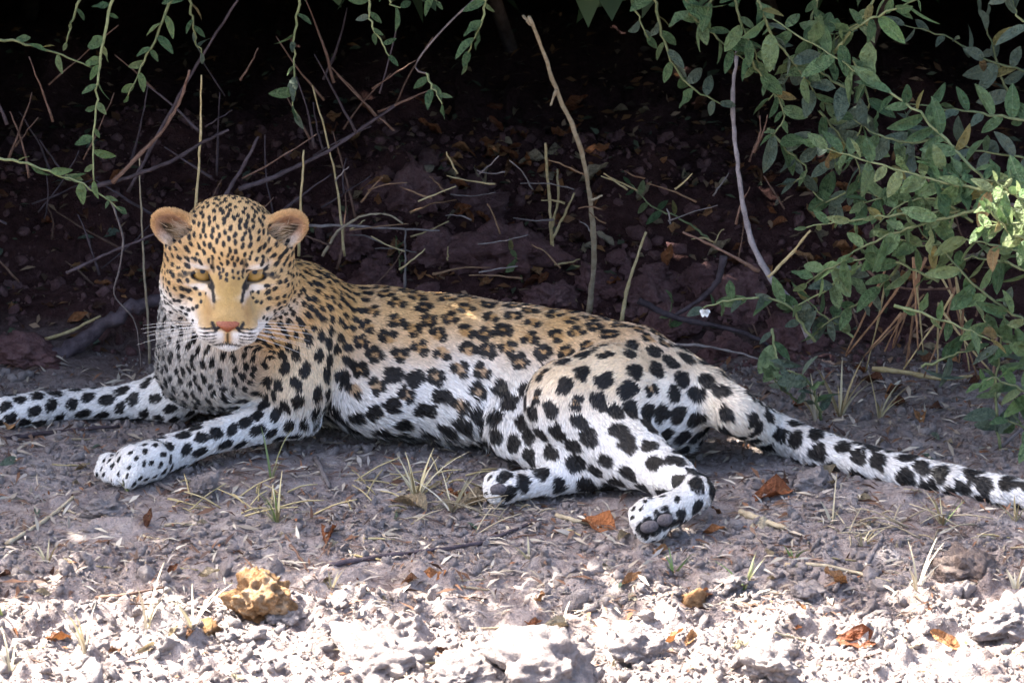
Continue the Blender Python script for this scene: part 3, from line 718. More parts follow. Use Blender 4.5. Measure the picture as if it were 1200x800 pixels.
# ------------------------------------------------------------------ the thicket that shades the place
LEAF_D, n_, l_, b_ = new_mat('thicket_leaf', .6, .3)
a_ = n_.new('ShaderNodeAttribute'); a_.attribute_name = 'col'; l_.new(a_.outputs['Color'], b_.inputs['Base Color'])
def leaf_cloud(P, L, W_, droop=.3):
    n = len(P); d = rng.normal(size=(n, 3)); d[:, 2] -= droop; d /= np.linalg.norm(d, axis=1)[:, None]
    s = np.cross(d, rng.normal(size=(n, 3))); s /= np.linalg.norm(s, axis=1)[:, None]; u = np.cross(s, d)
    L = L[:, None]; W_ = W_[:, None]
    v = np.stack([P, P+d*L*.4+s*W_+u*L*.06, P+d*L, P+d*L*.4-s*W_+u*L*.06, P+d*L*.5-u*L*.03], 1).reshape(-1, 3)
    o = (np.arange(n)*5)[:, None]
    return v, (o+np.array([[0, 4, 1, 1, 4, 2, 0, 3, 4, 3, 2, 4]])).reshape(-1, 3)
# added unseen leaf screen behind the viewer, blocks low skylight to darken the thicket
wp = np.stack([rng.uniform(-60, 60, 7000), rng.uniform(-38, -30, 7000), 11*rng.random(7000)**.9], 1)
wv, wt = leaf_cloud(wp, rng.uniform(1.2, 2.2, 7000), rng.uniform(.4, .7, 7000))
wme = mesh_np('skylight_screen', wv, wt, False); set_col(wme, np.repeat((np.array([.05, .07, .03])*(.6+.8*rng.random((7000, 1))))[:, None, :], 5, 1).reshape(-1, 3))
link('skylight_screen', wme, LEAF_D, None, 'dense green woodland across the clearing facing the thicket', 'light blocker', kind='stuff')
BARK = wood_mat('thicket_bark', (.035, .024, .022), (.085, .06, .055), 40)
def front(z, x): return -.55+.49*z
n0 = 330000; q = np.stack([rng.uniform(-4.2, 2.6, n0), rng.uniform(-.6, 3.6, n0), rng.uniform(.2, 2.3, n0)], 1)
nn = fbm(q*3.0, 60, 3)
k = (q[:, 1] > front(q[:, 2], q[:, 0])+.16*nn) & (q[:, 2] < 1.9+.5*vnoise(q*1.1, 61)) & (vnoise(q*4.5, 62) > -.55)
zt = at(600, -14, 0)[2]-.29*q[:, 1]; k &= (q[:, 2] > zt+.05+.03*nn+.07*sstep(.5, -.1, q[:, 1])) & (q[:, 2] > .30)
cr = q[k][:95000]
# sides and back, down to the ground
n1 = 16000; w1 = np.stack([rng.uniform(-2.6, 2.6, n1), rng.uniform(.9, 3.4, n1), rng.uniform(.1, 1.2, n1)], 1)
k = ((w1[:, 1] > 2.0+.3*vnoise(w1*2, 63)) | (np.abs(w1[:, 0]+.0) > 1.25+.15*vnoise(w1*3, 64)))
w1 = w1[k]; w2 = np.stack([rng.uniform(-3.2, -1.05, 9000), rng.uniform(.05, 2, 9000), rng.uniform(.02, .9, 9000)], 1)
cr = np.concatenate([cr, w1, w2])
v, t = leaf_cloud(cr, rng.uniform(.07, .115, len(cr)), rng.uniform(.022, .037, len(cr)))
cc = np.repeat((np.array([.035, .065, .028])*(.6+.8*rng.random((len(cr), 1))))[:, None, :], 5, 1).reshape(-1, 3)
TH = link('thicket', None, label='dense dark thicket arching over the earth bank behind the leopard', cat='bush')
TH.location = (0, 0, 0)
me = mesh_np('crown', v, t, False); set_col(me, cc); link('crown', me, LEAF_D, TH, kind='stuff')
print('crown', len(cr), round(time.time()-T0, 1))
def wob_line(a, b, n, amp, seed):
    k = np.linspace(0, 1, n)[:, None]; p = np.array(a)+(np.array(b)-np.array(a))*k
    return p+amp*np.stack([vnoise(np.stack([k[:, 0]*4+seed, k[:, 0]*0+s, k[:, 0]*0], 1), 70) for s in (1.5, 9.5, 20.5)], 1)*np.sin(np.pi*np.clip(k, 0, 1))**.3
for i in range(16):
    x = rng.uniform(-1.9, 1.9); y = rng.uniform(.95, 2.1); a = [x, y, gz_at(x, y)-.05]; b = [x+rng.uniform(-.6, .6), y+rng.uniform(-.9, .3), 1.35]
    pts = wob_line(a, b, 10, .12, i*3.7); ac = Acc(); r0 = rng.uniform(.008, .02); ac.add(*tube_np(pts, np.linspace(r0, r0*.5, 10), 7)); link('stem', ac.mesh('stem'), BARK, TH)
# ------------------------------------------------------------------ clods, stones and crumbs
def ico(sub):
    import bmesh
    bm = bmesh.new(); bmesh.ops.create_icosphere(bm, subdivisions=sub, radius=1.0)
    v = np.array([x.co[:] for x in bm.verts]); f = np.array([[y.index for y in x.verts] for x in bm.faces]); bm.free(); return v, f
IC1, IF1 = ico(1); IC3, IF3 = ico(5); IC2, IF2 = ico(3)
def clod_mesh(seed, sx=1, sy=1, sz=.7, rough=.35, hi=False):
    """a broken chunk: random flat breaks, rounded and pitted"""
    v, f = (IC3, IF3) if hi else (IC2, IF2)
    rs = np.random.default_rng(seed+11); o = np.array([seed*3.1, seed*1.7, 0])
    nn_ = rs.normal(size=(22, 3)); nn_ /= np.linalg.norm(nn_, axis=1)[:, None]; hh_ = rs.uniform(.62, 1.05, 22)
    dt = v@nn_.T; r = np.where(dt > .12, hh_[None]/np.maximum(dt, .12), 9).min(1); r = np.minimum(r, 1.35)
    r = r*(1+.5*rough*fbm(v*2.2+o, 80, 4, .55))
    w = v*r[:, None]
    if hi: w = w*(1+.05*fbm(v*8+o, 83, 4, .65)-.10*np.clip(vnoise(v*6+o, 85)-.25, 0, 1)+.05*np.clip(vnoise(v*17+o, 84), 0, 1))[:, None]
    else: w = w*(1+.06*vnoise(v*5+o, 83))[:, None]
    return mesh_np('dirt_clod', w*np.array([sx, sy, sz]), f, True)
CLS = [clod_mesh(i, 1, 1, .72) for i in range(9)]
LMK = [(150, 545, 'the near front paw'), (30, 480, 'the far front paw'), (340, 520, 'the near elbow'), (450, 520, 'the belly'), (585, 575, 'the far hind paw'), (765, 610, 'the near hind paw'), (835, 560, 'the near hock'), (950, 530, 'the middle of the tail'), (1150, 585, 'the tail tip'),
       (306, 700, 'the large ochre clod'), (640, 770, 'the largest foreground lump'), (440, 770, 'the broad low lump'), (905, 780, 'the upright grey clod'), (1135, 660, 'the brown mound'), (812, 700, 'the ochre clod by the hind paw'), (100, 740, 'the tall bleached stalks'), (12, 780, 'the bleached corner stalks'), (872, 685, 'the bright green tuft'), (975, 690, 'the curled red brown leaf'), (1003, 756, 'the flat orange leaf'), (60, 610, 'the pale broken stick'), (500, 650, 'the long dark curved twig'), (1180, 735, 'the clod by the mound'), (745, 770, 'the rounded foreground clod'),
       (690, 250, 'the tall bare stem'), (645, 250, 'the forked dry stem'), (870, 240, 'the grey leafless branch'), (110, 395, 'the fallen purple branch'), (205, 265, 'the raised head\'s far ear'), (325, 265, 'the raised head\'s near ear'), (440, 310, 'the shoulder'), (560, 330, 'the middle of the back'), (478, 220, 'the upright dark lump'), (590, 280, 'the broad dark lump'), (760, 240, 'the leaning seedling'), (780, 380, 'the rump'), (110, 120, 'the slender shrub'), (520, 110, 'the hanging sprigs'), (1090, 390, 'the fan of hanging stalks'), (957, 470, 'the whitish straw clump'), (1165, 440, 'the low leafy shrub'), (1080, 240, 'the arching leafy shrub'), (950, 200, 'the dark gap in the shrub'), (340, 100, 'the bare twigs above the head')]
def near(px, py): return min(LMK, key=lambda q: (q[0]-px)**2+1.6*(q[1]-py)**2)[2]
def size_word(v, a, b): return 'tiny' if v < a else 'larger' if v > b else 'small'
def clod(px, py, w, label, mat=None, hi=True, hgt=.7, group=None, seed=None, name='dirt_clod', sink=.35):
    p = on_ground(px, py); s = w*.5*U*1.0
    hi = w > 40 and hi; me = clod_mesh(seed if seed is not None else int(px*7+py), 1, .9, hgt, .62 if w > 40 else .4, hi)
    o = link(name, me, mat or CLODM, None, label, 'clod', group)
    o.location = (p[0], p[1], p[2]+s*hgt*sink); o.scale = (s,)*3; o.rotation_euler = (rng.uniform(-.2, .2), rng.uniform(-.2, .2), rng.uniform(0, 6.28)); return o
clod(306, 722, 82, 'large ochre clod of broken earth on the sunlit soil', CLODY, hgt=.8, seed=9, sink=.6)
clod(246, 738, 32, 'small ochre crumb beside the large ochre clod', CLODY, hgt=.7)
clod(330, 728, 46, 'grey lump of earth leaning against the large ochre clod', CLODM)
clod(812, 706, 34, 'ochre clod below the upturned hind paw at the edge of the sunlight', CLODY)
clod(640, 788, 128, 'largest rough grey lump of earth in the sunlit foreground', CLODM, hgt=.58, sink=.15)
clod(545, 795, 90, 'rough grey clod next to the largest foreground lump', CLODM, hgt=.45, sink=.1)
clod(440, 775, 112, 'broad low grey lump of earth in the sunlit foreground', CLODM, hgt=.5, sink=.1)
clod(905, 790, 78, 'upright grey clod with a shaded hollow side in the sunlight', CLODM, hgt=.6)
clod(745, 770, 60, 'rounded grey clod between two foreground lumps', CLODM, hgt=.6)
clod(1135, 668, 104, 'low brown mound of crumbled earth below the tail tip', seed=31, mat=soil_material('brown_mound_earth', (.07, .045, .035), (.19, .145, .125), (.28, .235, .21)), hgt=.5, sink=.0)
clod(1180, 735, 80, 'grey clod near the low brown mound in the sunlight', CLODM, hgt=.5)
clod(955, 572, 48, 'pale grey rounded clod just below the tail', CLODM, hgt=.7)
clod(240, 578, 44, 'grey crumbling clod just below the near forearm', CLODM, hgt=.7)
clod(125, 602, 60, 'grey clod below the near front paw', CLODM, hgt=.5)
clod(855, 690, 50, 'grey clod beside a short green grass tuft', CLODM, hgt=.55)
clod(945, 700, 44, 'grey clod next to a red brown fallen leaf', CLODM, hgt=.6)
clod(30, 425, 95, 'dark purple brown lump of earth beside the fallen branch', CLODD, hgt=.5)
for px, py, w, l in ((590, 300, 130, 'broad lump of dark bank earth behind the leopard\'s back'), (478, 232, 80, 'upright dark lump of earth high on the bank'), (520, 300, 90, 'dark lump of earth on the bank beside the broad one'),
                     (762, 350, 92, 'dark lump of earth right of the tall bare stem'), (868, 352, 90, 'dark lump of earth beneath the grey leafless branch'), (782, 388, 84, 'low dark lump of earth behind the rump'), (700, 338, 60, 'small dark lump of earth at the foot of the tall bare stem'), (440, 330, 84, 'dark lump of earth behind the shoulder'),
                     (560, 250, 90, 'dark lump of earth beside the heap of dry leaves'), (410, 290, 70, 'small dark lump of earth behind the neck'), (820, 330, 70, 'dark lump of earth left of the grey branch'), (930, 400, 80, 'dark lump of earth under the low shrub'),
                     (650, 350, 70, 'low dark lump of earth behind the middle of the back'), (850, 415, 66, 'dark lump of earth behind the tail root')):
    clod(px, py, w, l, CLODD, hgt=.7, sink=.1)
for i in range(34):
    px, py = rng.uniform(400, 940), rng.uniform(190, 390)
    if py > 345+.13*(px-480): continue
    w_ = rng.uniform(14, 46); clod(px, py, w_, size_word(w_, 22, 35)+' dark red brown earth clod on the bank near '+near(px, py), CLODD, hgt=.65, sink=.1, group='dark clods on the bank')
for i in range(120):
    px, py = rng.uniform(-20, 1220), rng.uniform(515, 800)**1.0
    if 100 < px < 860 and py < 590 and rng.random() < .8: continue
    s = rng.uniform(8, 20)*.5*U*(1+.6*(py > 660)); p = on_ground(px, py); sun_side = py > 670
    o = link('dirt_clod', CLS[i % 9], CLODM, None, size_word(s/U, 6, 10)+(' grey clod on the sunlit soil near ' if sun_side else ' grey clod on the shaded soil near ')+near(px, py), 'clod', 'clods in the sunlit foreground' if sun_side else 'clods on the shaded soil')
    o.location = (p[0], p[1], p[2]+s*.2); o.scale = (s*rng.uniform(.8, 1.3), s, s*rng.uniform(.7, 1.1)); o.rotation_euler = tuple(rng.uniform(0, 6.28, 3))
OC = np.array([[1, 0, 0], [-1, 0, 0], [0, 1, 0], [0, -1, 0], [0, 0, 1], [0, 0, -1.0]]); OF = np.array([[0, 2, 4], [2, 1, 4], [1, 3, 4], [3, 0, 4], [2, 0, 5], [1, 2, 5], [3, 1, 5], [0, 3, 5]])
def crumbs(n, x0, x1, y0, y1, s0, s1, name, mat, label, V0, F0, pw=1.9):
    x = rng.uniform(x0, x1, n); y = rng.uniform(y0, y1, n); s = s0*(s1/s0)**(rng.random(n)**pw)
    cl = vnoise(np.stack([x*7, y*7, x*0], 1), 90) > -.40; x, y, s = x[cl], y[cl], s[cl]; n = len(x)
    z = height(x, y); R = rng.normal(size=(n, 3, 3)); R = np.linalg.qr(R)[0]
    A = (rng.normal(size=(n, len(V0), 3))*.20+V0[None])*np.stack([rng.uniform(.7, 1.5, n), rng.uniform(.7, 1.2, n), rng.uniform(.45, .9, n)], 1)[:, None, :]
    A = np.einsum('nij,njk->nik', A, R)*s[:, None, None]
    v = (A+np.stack([x, y, z+s*.25], 1)[:, None, :]).reshape(-1, 3); f = (F0[None]+(np.arange(n)*len(V0))[:, None, None]).reshape(-1, 3)
    link(name, mesh_np(name, v, f, False), mat, None, label, 'soil', kind='stuff')
crumbs(17000, -.95, .95, -1.15, .35, .0012, .0045, 'soil_crumbs', CLODM, 'loose fine crumbs of grey soil scattered over the ground', OC, OF, 1.2)
crumbs(9000, -.95, .95, -1.15, .30, .003, .0095, 'soil_lumps', CLODM, 'loose pea sized lumps of grey soil scattered over the ground', IC1, IF1, 2.2)
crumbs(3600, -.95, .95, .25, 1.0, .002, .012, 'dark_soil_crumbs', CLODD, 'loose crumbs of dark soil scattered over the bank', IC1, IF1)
print('clods', round(time.time()-T0, 1))

# ------------------------------------------------------------------ leaves
def leaf_mesh(name, L=1.0, W=.42, curl=.25, fold=.25, twist=.0, wav=.0, tip=1.0, seed=0):
    """oval leaf along +X, base at the origin, unit length"""
    us = np.array([0, .08, .22, .4, .58, .75, .9, 1.0]); vs = []
    for i, u in enumerate(us):
        w = W*.5*np.sin(np.pi*min(u*.97+.015, 1)**.85)**.75 if 0 < u < 1 else .012
        z = -curl*u*u
        for s in (-1, 0, 1):
            vs.append((u*L, s*w, z+fold*w*abs(s)*1.2+wav*math.sin(u*9+s*2+seed)*w+twist*u*s*w))
    q = []
    for i in range(len(us)-1):
        for j in (0, 1): a = i*3+j; q.append((a, a+3, a+4, a+1))
    me = mesh_np(name, np.array(vs), np.array(q), True); return me
def leaf_material(name, c0, c1, c2, vein=True, trans=.25, rough=.5):
    m, n, l, b = new_mat(name, rough, .35)
    oi = n.new('ShaderNodeObjectInfo'); r = ramp(n, [(0, c0), (.5, c1), (1, c2)]); l.new(oi.outputs['Random'], r.inputs[0])
    t = tex_noise(n, l, 5, 4, .6); hs = n.new('ShaderNodeHueSaturation'); mr = n.new('ShaderNodeMapRange'); mr.inputs[1].default_value = .3; mr.inputs[2].default_value = .7; mr.inputs[3].default_value = .7; mr.inputs[4].default_value = 1.25
    l.new(t.outputs[0], mr.inputs[0]); l.new(mr.outputs[0], hs.inputs['Value']); l.new(r.outputs[0], hs.inputs['Color'])
    out = hs.outputs[0]
    if vein:
        tc = n.new('ShaderNodeTexCoord'); sx = n.new('ShaderNodeSeparateXYZ'); l.new(tc.outputs['Object'], sx.inputs[0])
        ab = n.new('ShaderNodeMath'); ab.operation = 'ABSOLUTE'; l.new(sx.outputs[1], ab.inputs[0])
        lt = n.new('ShaderNodeMapRange'); lt.inputs[1].default_value = .008; lt.inputs[2].default_value = .022; lt.inputs[3].default_value = .2; lt.inputs[4].default_value = 0; l.new(ab.outputs[0], lt.inputs[0])
        mx = n.new('ShaderNodeMix'); mx.data_type = 'RGBA'; mx.inputs[7].default_value = (.30, .36, .22, 1); l.new(lt.outputs[0], mx.inputs[0]); l.new(out, mx.inputs[6]); out = mx.outputs[2]
    l.new(out, b.inputs['Base Color'])
    bump(n, l, b, t.outputs[0], .02)
    tr = n.new('ShaderNodeBsdfTranslucent'); l.new(out, tr.inputs[0]); ms = n.new('ShaderNodeMixShader'); ms.inputs[0].default_value = trans
    o = n['Material Output']; l.new(b.outputs[0], ms.inputs[1]); l.new(tr.outputs[0], ms.inputs[2]); l.new(ms.outputs[0], o.inputs[0])
    return m
GREEN = leaf_material('shrub_leaf', (.064, .130, .056), (.112, .19, .082), (.18, .255, .12))
GREENL = leaf_material('young_leaf', (.11, .20, .07), (.17, .25, .10), (.26, .31, .14))
YELL = leaf_material('yellowed_leaf', (.24, .22, .07), (.32, .27, .10), (.30, .20, .09))
GREYL = leaf_material('grey_leaf', (.095, .14, .10), (.13, .18, .13), (.165, .21, .155))
DRY = leaf_material('dry_leaf', (.17, .05, .018), (.33, .12, .04), (.43, .23, .10), trans=.15, rough=.7)
DRYP = leaf_material('pale_dry_leaf', (.30, .23, .14), (.40, .32, .20), (.46, .40, .29), trans=.2, rough=.7)
DRYD = leaf_material('dark_dry_leaf', (.05, .022, .014), (.14, .05, .02), (.22, .11, .05), trans=.1, rough=.7)
LM = {}
def lm(mat, k):
    key = (mat.name, k)
    if key not in LM:
        kw = [dict(W=.40, curl=.12, fold=.3), dict(W=.46, curl=.28, fold=.15), dict(W=.36, curl=.05, fold=.55, wav=.12), dict(W=.50, curl=-.12, fold=.35, wav=.3, twist=.35)][k] if 'dry' not in mat.name else \
             [dict(W=.5, curl=.35, fold=.8, wav=.5), dict(W=.42, curl=-.4, fold=.9, wav=.5, seed=2), dict(W=.55, curl=.25, fold=-.9, wav=.6, seed=4), dict(W=.36, curl=.55, fold=1.2, wav=.4, seed=1)][k]
        me = leaf_mesh('leaf', **kw); me.materials.append(mat); LM[key] = me
    return LM[key]
def place_leaf(o, p, d, nrm, s):
    d = np.asarray(d, float); d /= np.linalg.norm(d); n_ = np.asarray(nrm, float); n_ = n_-d*np.dot(n_, d); n_ /= np.linalg.norm(n_); y = np.cross(n_, d)
    M = Matrix(((d[0]*s, y[0]*s, n_[0]*s, p[0]), (d[1]*s, y[1]*s, n_[1]*s, p[1]), (d[2]*s, y[2]*s, n_[2]*s, p[2]), (0, 0, 0, 1))); o.matrix_world = M
SPRIG = wood_mat('green_stem', (.10, .13, .06), (.20, .22, .11), 60); SPRIGG = wood_mat('grey_stem', (.10, .085, .085), (.20, .17, .165), 60)
def resample(pts, n):
    pts = np.asarray(pts, float); s = np.concatenate([[0], np.cumsum(np.linalg.norm(np.diff(pts, axis=0), axis=1))]); t = np.linspace(0, s[-1], n)
    out = np.stack([np.interp(t, s, pts[:, i]) for i in range(3)], 1)
    for _ in range(2): out[1:-1] = .5*out[1:-1]+.25*(out[:-2]+out[2:])
    return out, s[-1]
def sprig(parent, line, Y0, Y1, leaf=32, step=13, r=2.2, mats=(GREEN,), stem=SPRIG, start=.08, droop=.35, name='branch'):
    P3 = [at(px, py, Y0+(Y1-Y0)*i/max(1, len(line)-1)) for i, (px, py) in enumerate(line)]
    n = max(6, int(len(line)*4)); pts, Ln = resample(P3, n); pts[1:-1] += rng.normal(size=(n-2, 3))*.0012
    ac = Acc(); ac.add(*tube_np(pts, np.linspace(r*U, r*.45*U, n), 5)); br = link(name, ac.mesh(name), stem, parent)
    k = int(Ln*(1-start)/(step*U)); side = 1
    for i in range(k+1):
        f = start+(1-start)*(i+rng.uniform(-.55, .55))/max(1, k); f = min(max(f, 0), 1); a = f*(n-1); j = min(int(a), n-2); p = pts[j]+(pts[j+1]-pts[j])*(a-j)
        tg = pts[j+1]-pts[j]; tg = tg/np.linalg.norm(tg); rd = rng.normal(size=3); sd = np.cross(tg, np.array([0, -1.0, .3])+rd*.25); sd /= np.linalg.norm(sd)
        d = tg*rng.uniform(.3, .9)+sd*side*rng.uniform(.6, 1.0)+rng.normal(size=3)*.42+np.array([0, 0, -droop*rng.uniform(0, 1)])
        if i == k: d = tg+rng.normal(size=3)*.2
        m = mats[rng.integers(len(mats))] if rng.random() > .05 else YELL; o = link('leaf', lm(m, int(rng.integers(4))), None, br)
        nrm = np.array([0, -.75, .75])+rng.normal(size=3)*.62
        place_leaf(o, p, d, nrm, leaf*U*rng.uniform(.55, 1.25)*(1 if f < .85 else .75)); side = -side
    return br
def plant(name, label, cat='shrub', loc=(0, 0, 0)): return link(name, None, None, None, label, cat)
RS = plant('leafy_shrub', 'grey green shrub with oval leaves arching down above the tail')
RU = plant('leafy_shrub', 'grey green shrub whose oval leaves hang from the dark top above the bank')
RL = plant('leafy_shrub', 'low grey green shrub with oval leaves standing on the soil behind the tail')
for ln_, y0, y1, lf, st, ms in (
    ([(1225, 392), (1150, 342), (1110, 300), (1085, 275), (1060, 250)], -.20, -.12, 30, 15, (GREEN, GREENL)),
    ([(1225, 228), (1130, 222), (1060, 200), (1000, 185), (958, 172)], -.22, -.05, 36, 12, (GREEN, GREEN, GREENL)),
    ([(1180, 240), (1130, 190), (1100, 155), (1065, 120), (1030, 100), (985, 70), (940, 45), (905, 22)], -.12, .02, 34, 13, (GREEN,)),
    ([(1225, 146), (1190, 140), (1130, 130), (1065, 122)], -.05, .0, 32, 15, (GREEN, GREYL)),
    ([(978, 62), (1000, 32), (1040, 14), (1095, -8)], .0, -.1, 34, 12, (GREEN, GREENL)),
    ([(885, -8), (905, 45), (925, 65), (945, 95), (968, 122)], -.02, .02, 36, 12, (GREEN, GREEN, GREYL)),
    ([(795, -10), (812, 20), (835, 40), (855, 56), (872, 70)], .05, .05, 34, 13, (GREEN,)),
    ([(838, -10), (826, 18), (820, 30)], .05, .05, 34, 10, (GREEN,)),
    ([(765, -12), (775, 45), (800, 96), (822, 110), (845, 122)], .1, .1, 28, 15, (GREEN, GREYL)),
    ([(880, 70), (895, 92), (912, 115), (922, 138), (905, 160)], .04, .04, 26, 14, (GREEN,)),
    ([(1125, 246), (1090, 250), (1045, 252), (1000, 258), (945, 267)], -.16, -.10, 24, 15, (GREEN, GREENL)),
    ([(1150, 245), (1110, 255), (1060, 268), (1015, 288), (980, 310), (945, 332)], -.2, -.12, 34, 12, (GREEN, GREEN, GREENL)),
    ([(1048, 358), (1090, 370), (1130, 385), (1160, 398)], -.2, -.2, 26, 16, (GREEN, GREENL)),
    ([(1062, 295), (1040, 330), (1012, 350), (985, 368), (958, 386)], -.05, .0, 30, 14, (GREEN, GREYL)),
    ([(1225, 262), (1180, 262), (1150, 268)], -.46, -.52, 26, 8, (GREENL,)),
    ([(1225, 285), (1185, 275), (1155, 240)], -.46, -.52, 26, 8, (GREENL,)),
    ([(1225, 236), (1190, 230), (1168, 212)], -.45, -.50, 26, 8, (GREENL,)),
    ([(1172, 525), (1166, 470), (1170, 420), (1178, 360)], -.1, -.12, 32, 13, (GREEN, GREYL)),
    ([(1225, 470), (1195, 455), (1160, 440), (1150, 450)], -.16, -.18, 34, 11, (GREEN, GREENL)),
    ([(1225, 510), (1200, 500), (1180, 492)], -.16, -.18, 34, 11, (GREEN,)),
    ([(962, 492), (955, 462), (946, 440), (922, 434)], -.05, -.1, 34, 14, (GREEN, GREYL)),
    ([(905, 385), (908, 410), (915, 432)], .0, -.04, 28, 12, (GREEN, GREYL)),
    ([(955, 400), (920, 352), (890, 348), (850, 352), (822, 362)], .0, .0, 30, 15, (GREEN, GREYL)),
    ([(1030, 230), (1000, 220), (965, 240), (940, 205)], .1, .15, 34, 12, (GREEN, GREYL)),
    ([(900, 150), (920, 175), (950, 200), (930, 215)], .12, .12, 34, 12, (GREEN, GREYL)),
    ([(1225, 40), (1195, 25), (1180, -10)], .05, .05, 34, 14, (GREEN, GREYL)),
    ([(1190, 120), (1175, 95), (1165, 60), (1150, 20)], .2, .2, 32, 15, (GREYL,)),
    ([(1225, 330), (1190, 310), (1140, 300), (1110, 312)], -.12, -.1, 32, 12, (GREEN, GREENL)),
    ([(1100, 330), (1060, 312), (1030, 300), (1000, 305)], -.1, -.08, 32, 12, (GREEN, GREENL)),
    ([(1130, 225), (1085, 215), (1050, 228), (1012, 238)], -.08, -.06, 34, 11, (GREEN,)),
    ([(1105, 160), (1070, 168), (1030, 160), (1000, 140)], .0, .02, 34, 12, (GREEN, GREYL)),
    ([(1000, 110), (975, 92), (950, 76), (985, 40)], .02, .04, 32, 12, (GREEN, GREYL)),
    ([(1080, 430), (1110, 418), (1140, 410)], -.1, -.1, 40, 16, (GREEN, GREYL))):
    my_ = np.mean([q[1] for q in ln_]); sprig(RU if my_ < 165 else RL if my_ > 300 else RS, ln_, y0, y1, lf*1.12, st*.76, 2.1, ms)
for ln_, y0, y1, lf, st, ms in (
    ([(1225, 190), (1170, 180), (1120, 172), (1075, 150)], .06, .08, 32, 12, (GREEN, GREYL)),
    ([(1225, 90), (1150, 70), (1110, 40), (1060, 30)], .15, .15, 30, 17, (GREYL,)),
    ([(960, -10), (950, 30), (930, 80), (900, 118)], .06, .08, 34, 12, (GREEN, GREYL)),
    ([(860, -10), (865, 20), (880, 50), (890, 75)], .02, .04, 32, 11, (GREEN,)),
    ([(1030, -10), (1010, 25), (975, 45), (955, 20)], .0, .02, 34, 11, (GREEN,)),
    ([(1000, 70), (1020, 120), (1005, 160), (975, 190)], .06, .10, 34, 11, (GREEN, GREYL)),
    ([(960, 130), (985, 160), (1010, 200), (1000, 225)], .08, .10, 32, 12, (GREEN, GREYL)),
    ([(1215, 205), (1170, 215), (1120, 205), (1085, 190)], -.16, -.14, 34, 10, (GREEN, GREENL)),
    ([(1225, 300), (1180, 290), (1130, 280), (1090, 290), (1050, 280)], -.18, -.14, 32, 11, (GREEN, GREENL)),
    ([(1140, 260), (1100, 232), (1060, 235), (1030, 262)], -.14, -.10, 32, 11, (GREEN, GREEN, GREENL)),
    ([(1010, 310), (985, 325), (960, 345), (930, 360)], -.02, .0, 30, 12, (GREEN, GREYL)),
    ([(1000, 395), (985, 380), (965, 372), (945, 350)], .0, .02, 28, 12, (GREEN, GREYL)),
    ([(1225, 420), (1190, 405), (1165, 390), (1150, 370)], -.14, -.14, 30, 12, (GREEN, GREENL)),
    ([(935, 470), (915, 455), (905, 440)], -.06, -.08, 30, 11, (GREEN, GREYL))):
    my_ = np.mean([q[1] for q in ln_]); sprig(RU if my_ < 165 else RL if my_ > 300 else RS, ln_, y0, y1, lf*1.08, st*.80, 1.8, ms)
# woody stem of the arching shrub, and limbs out to its sprays
tp, _ = resample([(.93, .16, gz_at(.93, .16)-.03), (.90, .08, .14), (.88, -.02, .34), (.86, -.06, .55), (.80, .02, .80), (.66, .16, 1.02)], 22)
ac = Acc(); ac.add(*tube_np(tp, np.linspace(.011, .005, 22), 8)); link('trunk', ac.mesh('trunk'), SPRIGG, RS)
for br in [o for o in list(bpy.data.objects) if o.parent in (RS, RU, RL) and o.name.startswith('branch')]:
    p = np.array(br.data.vertices[0].co[:]); 
    if p[0] < .70 or p[2] > .8: continue
    k = int(np.argmin(np.abs(tp[:, 2]-max(.05, p[2]-.12)))); a = tp[k]; m = (a+p)/2+np.array([.01, 0, .03]); lp, _ = resample([a, m, p], 9)
    ac = Acc(); ac.add(*tube_np(lp, np.linspace(.0042, .0028, 9), 6)); link('limb', ac.mesh('limb'), SPRIGG, br.parent)
print('leaves', sum(1 for o in bpy.data.objects if o.name.startswith('leaf')))
LS = plant('slender_shrub', 'slender green shrub with small pale leaves hanging left of the head')
for ln_, y0, y1, lf, st, ms in (
    ([(134, -10), (122, 40), (114, 90), (112, 140), (108, 190), (110, 212)], .0, -.03, 24, 15, (GREEN, GREENL)),
    ([(-12, 45), (40, 52), (75, 66), (112, 80)], .0, .0, 24, 19, (GREEN, GREENL)),
    ([(204, -10), (186, 38), (168, 75), (150, 112)], -.02, -.02, 26, 13, (GREEN, GREENL)),
    ([(-12, 184), (40, 192), (90, 212), (122, 230), (143, 247)], -.02, -.03, 22, 16, (GREEN, GREENL)),
    ([(222, -10), (226, 20), (228, 45), (236, 62)], .06, .06, 30, 11, (GREYL, GREEN)),
    ([(96, -10), (86, 20), (78, 50)], .04, .04, 24, 16, (GREENL, GREEN))):
    sprig(LS, ln_, y0, y1, lf, st, 2.0, ms)
HS = plant('hanging_shrub', 'sparse sprigs of oval green leaves hanging in the dark gap above the back')
for ln_, y0, y1, lf, st, ms in (
    ([(432, -12), (432, 20), (444, 45), (456, 66)], .05, .05, 26, 12, (GREEN, GREEN, GREYL)),
    ([(450, -12), (460, 6), (470, 8)], .05, .05, 28, 9, (GREEN,)),
    ([(570, -12), (566, 25), (554, 50), (546, 72)], .05, .05, 28, 12, (GREEN,)),
    ([(505, -12), (512, 2)], .05, .05, 26, 9, (GREEN,)),
    ([(499, 86), (506, 100), (518, 122)], .08, .06, 30, 8, (GREEN, GREEN, GREYL)),
    ([(738, -12), (745, 15), (760, 45)], .12, .12, 24, 14, (GREEN, GREYL)),
    ([(352, -12), (344, 60), (346, 100), (342, 130), (352, 140)], .16, .16, 26, 17, (GREEN, GREYL))):
    sprig(HS, ln_, y0, y1, lf, st, 1.8, ms)
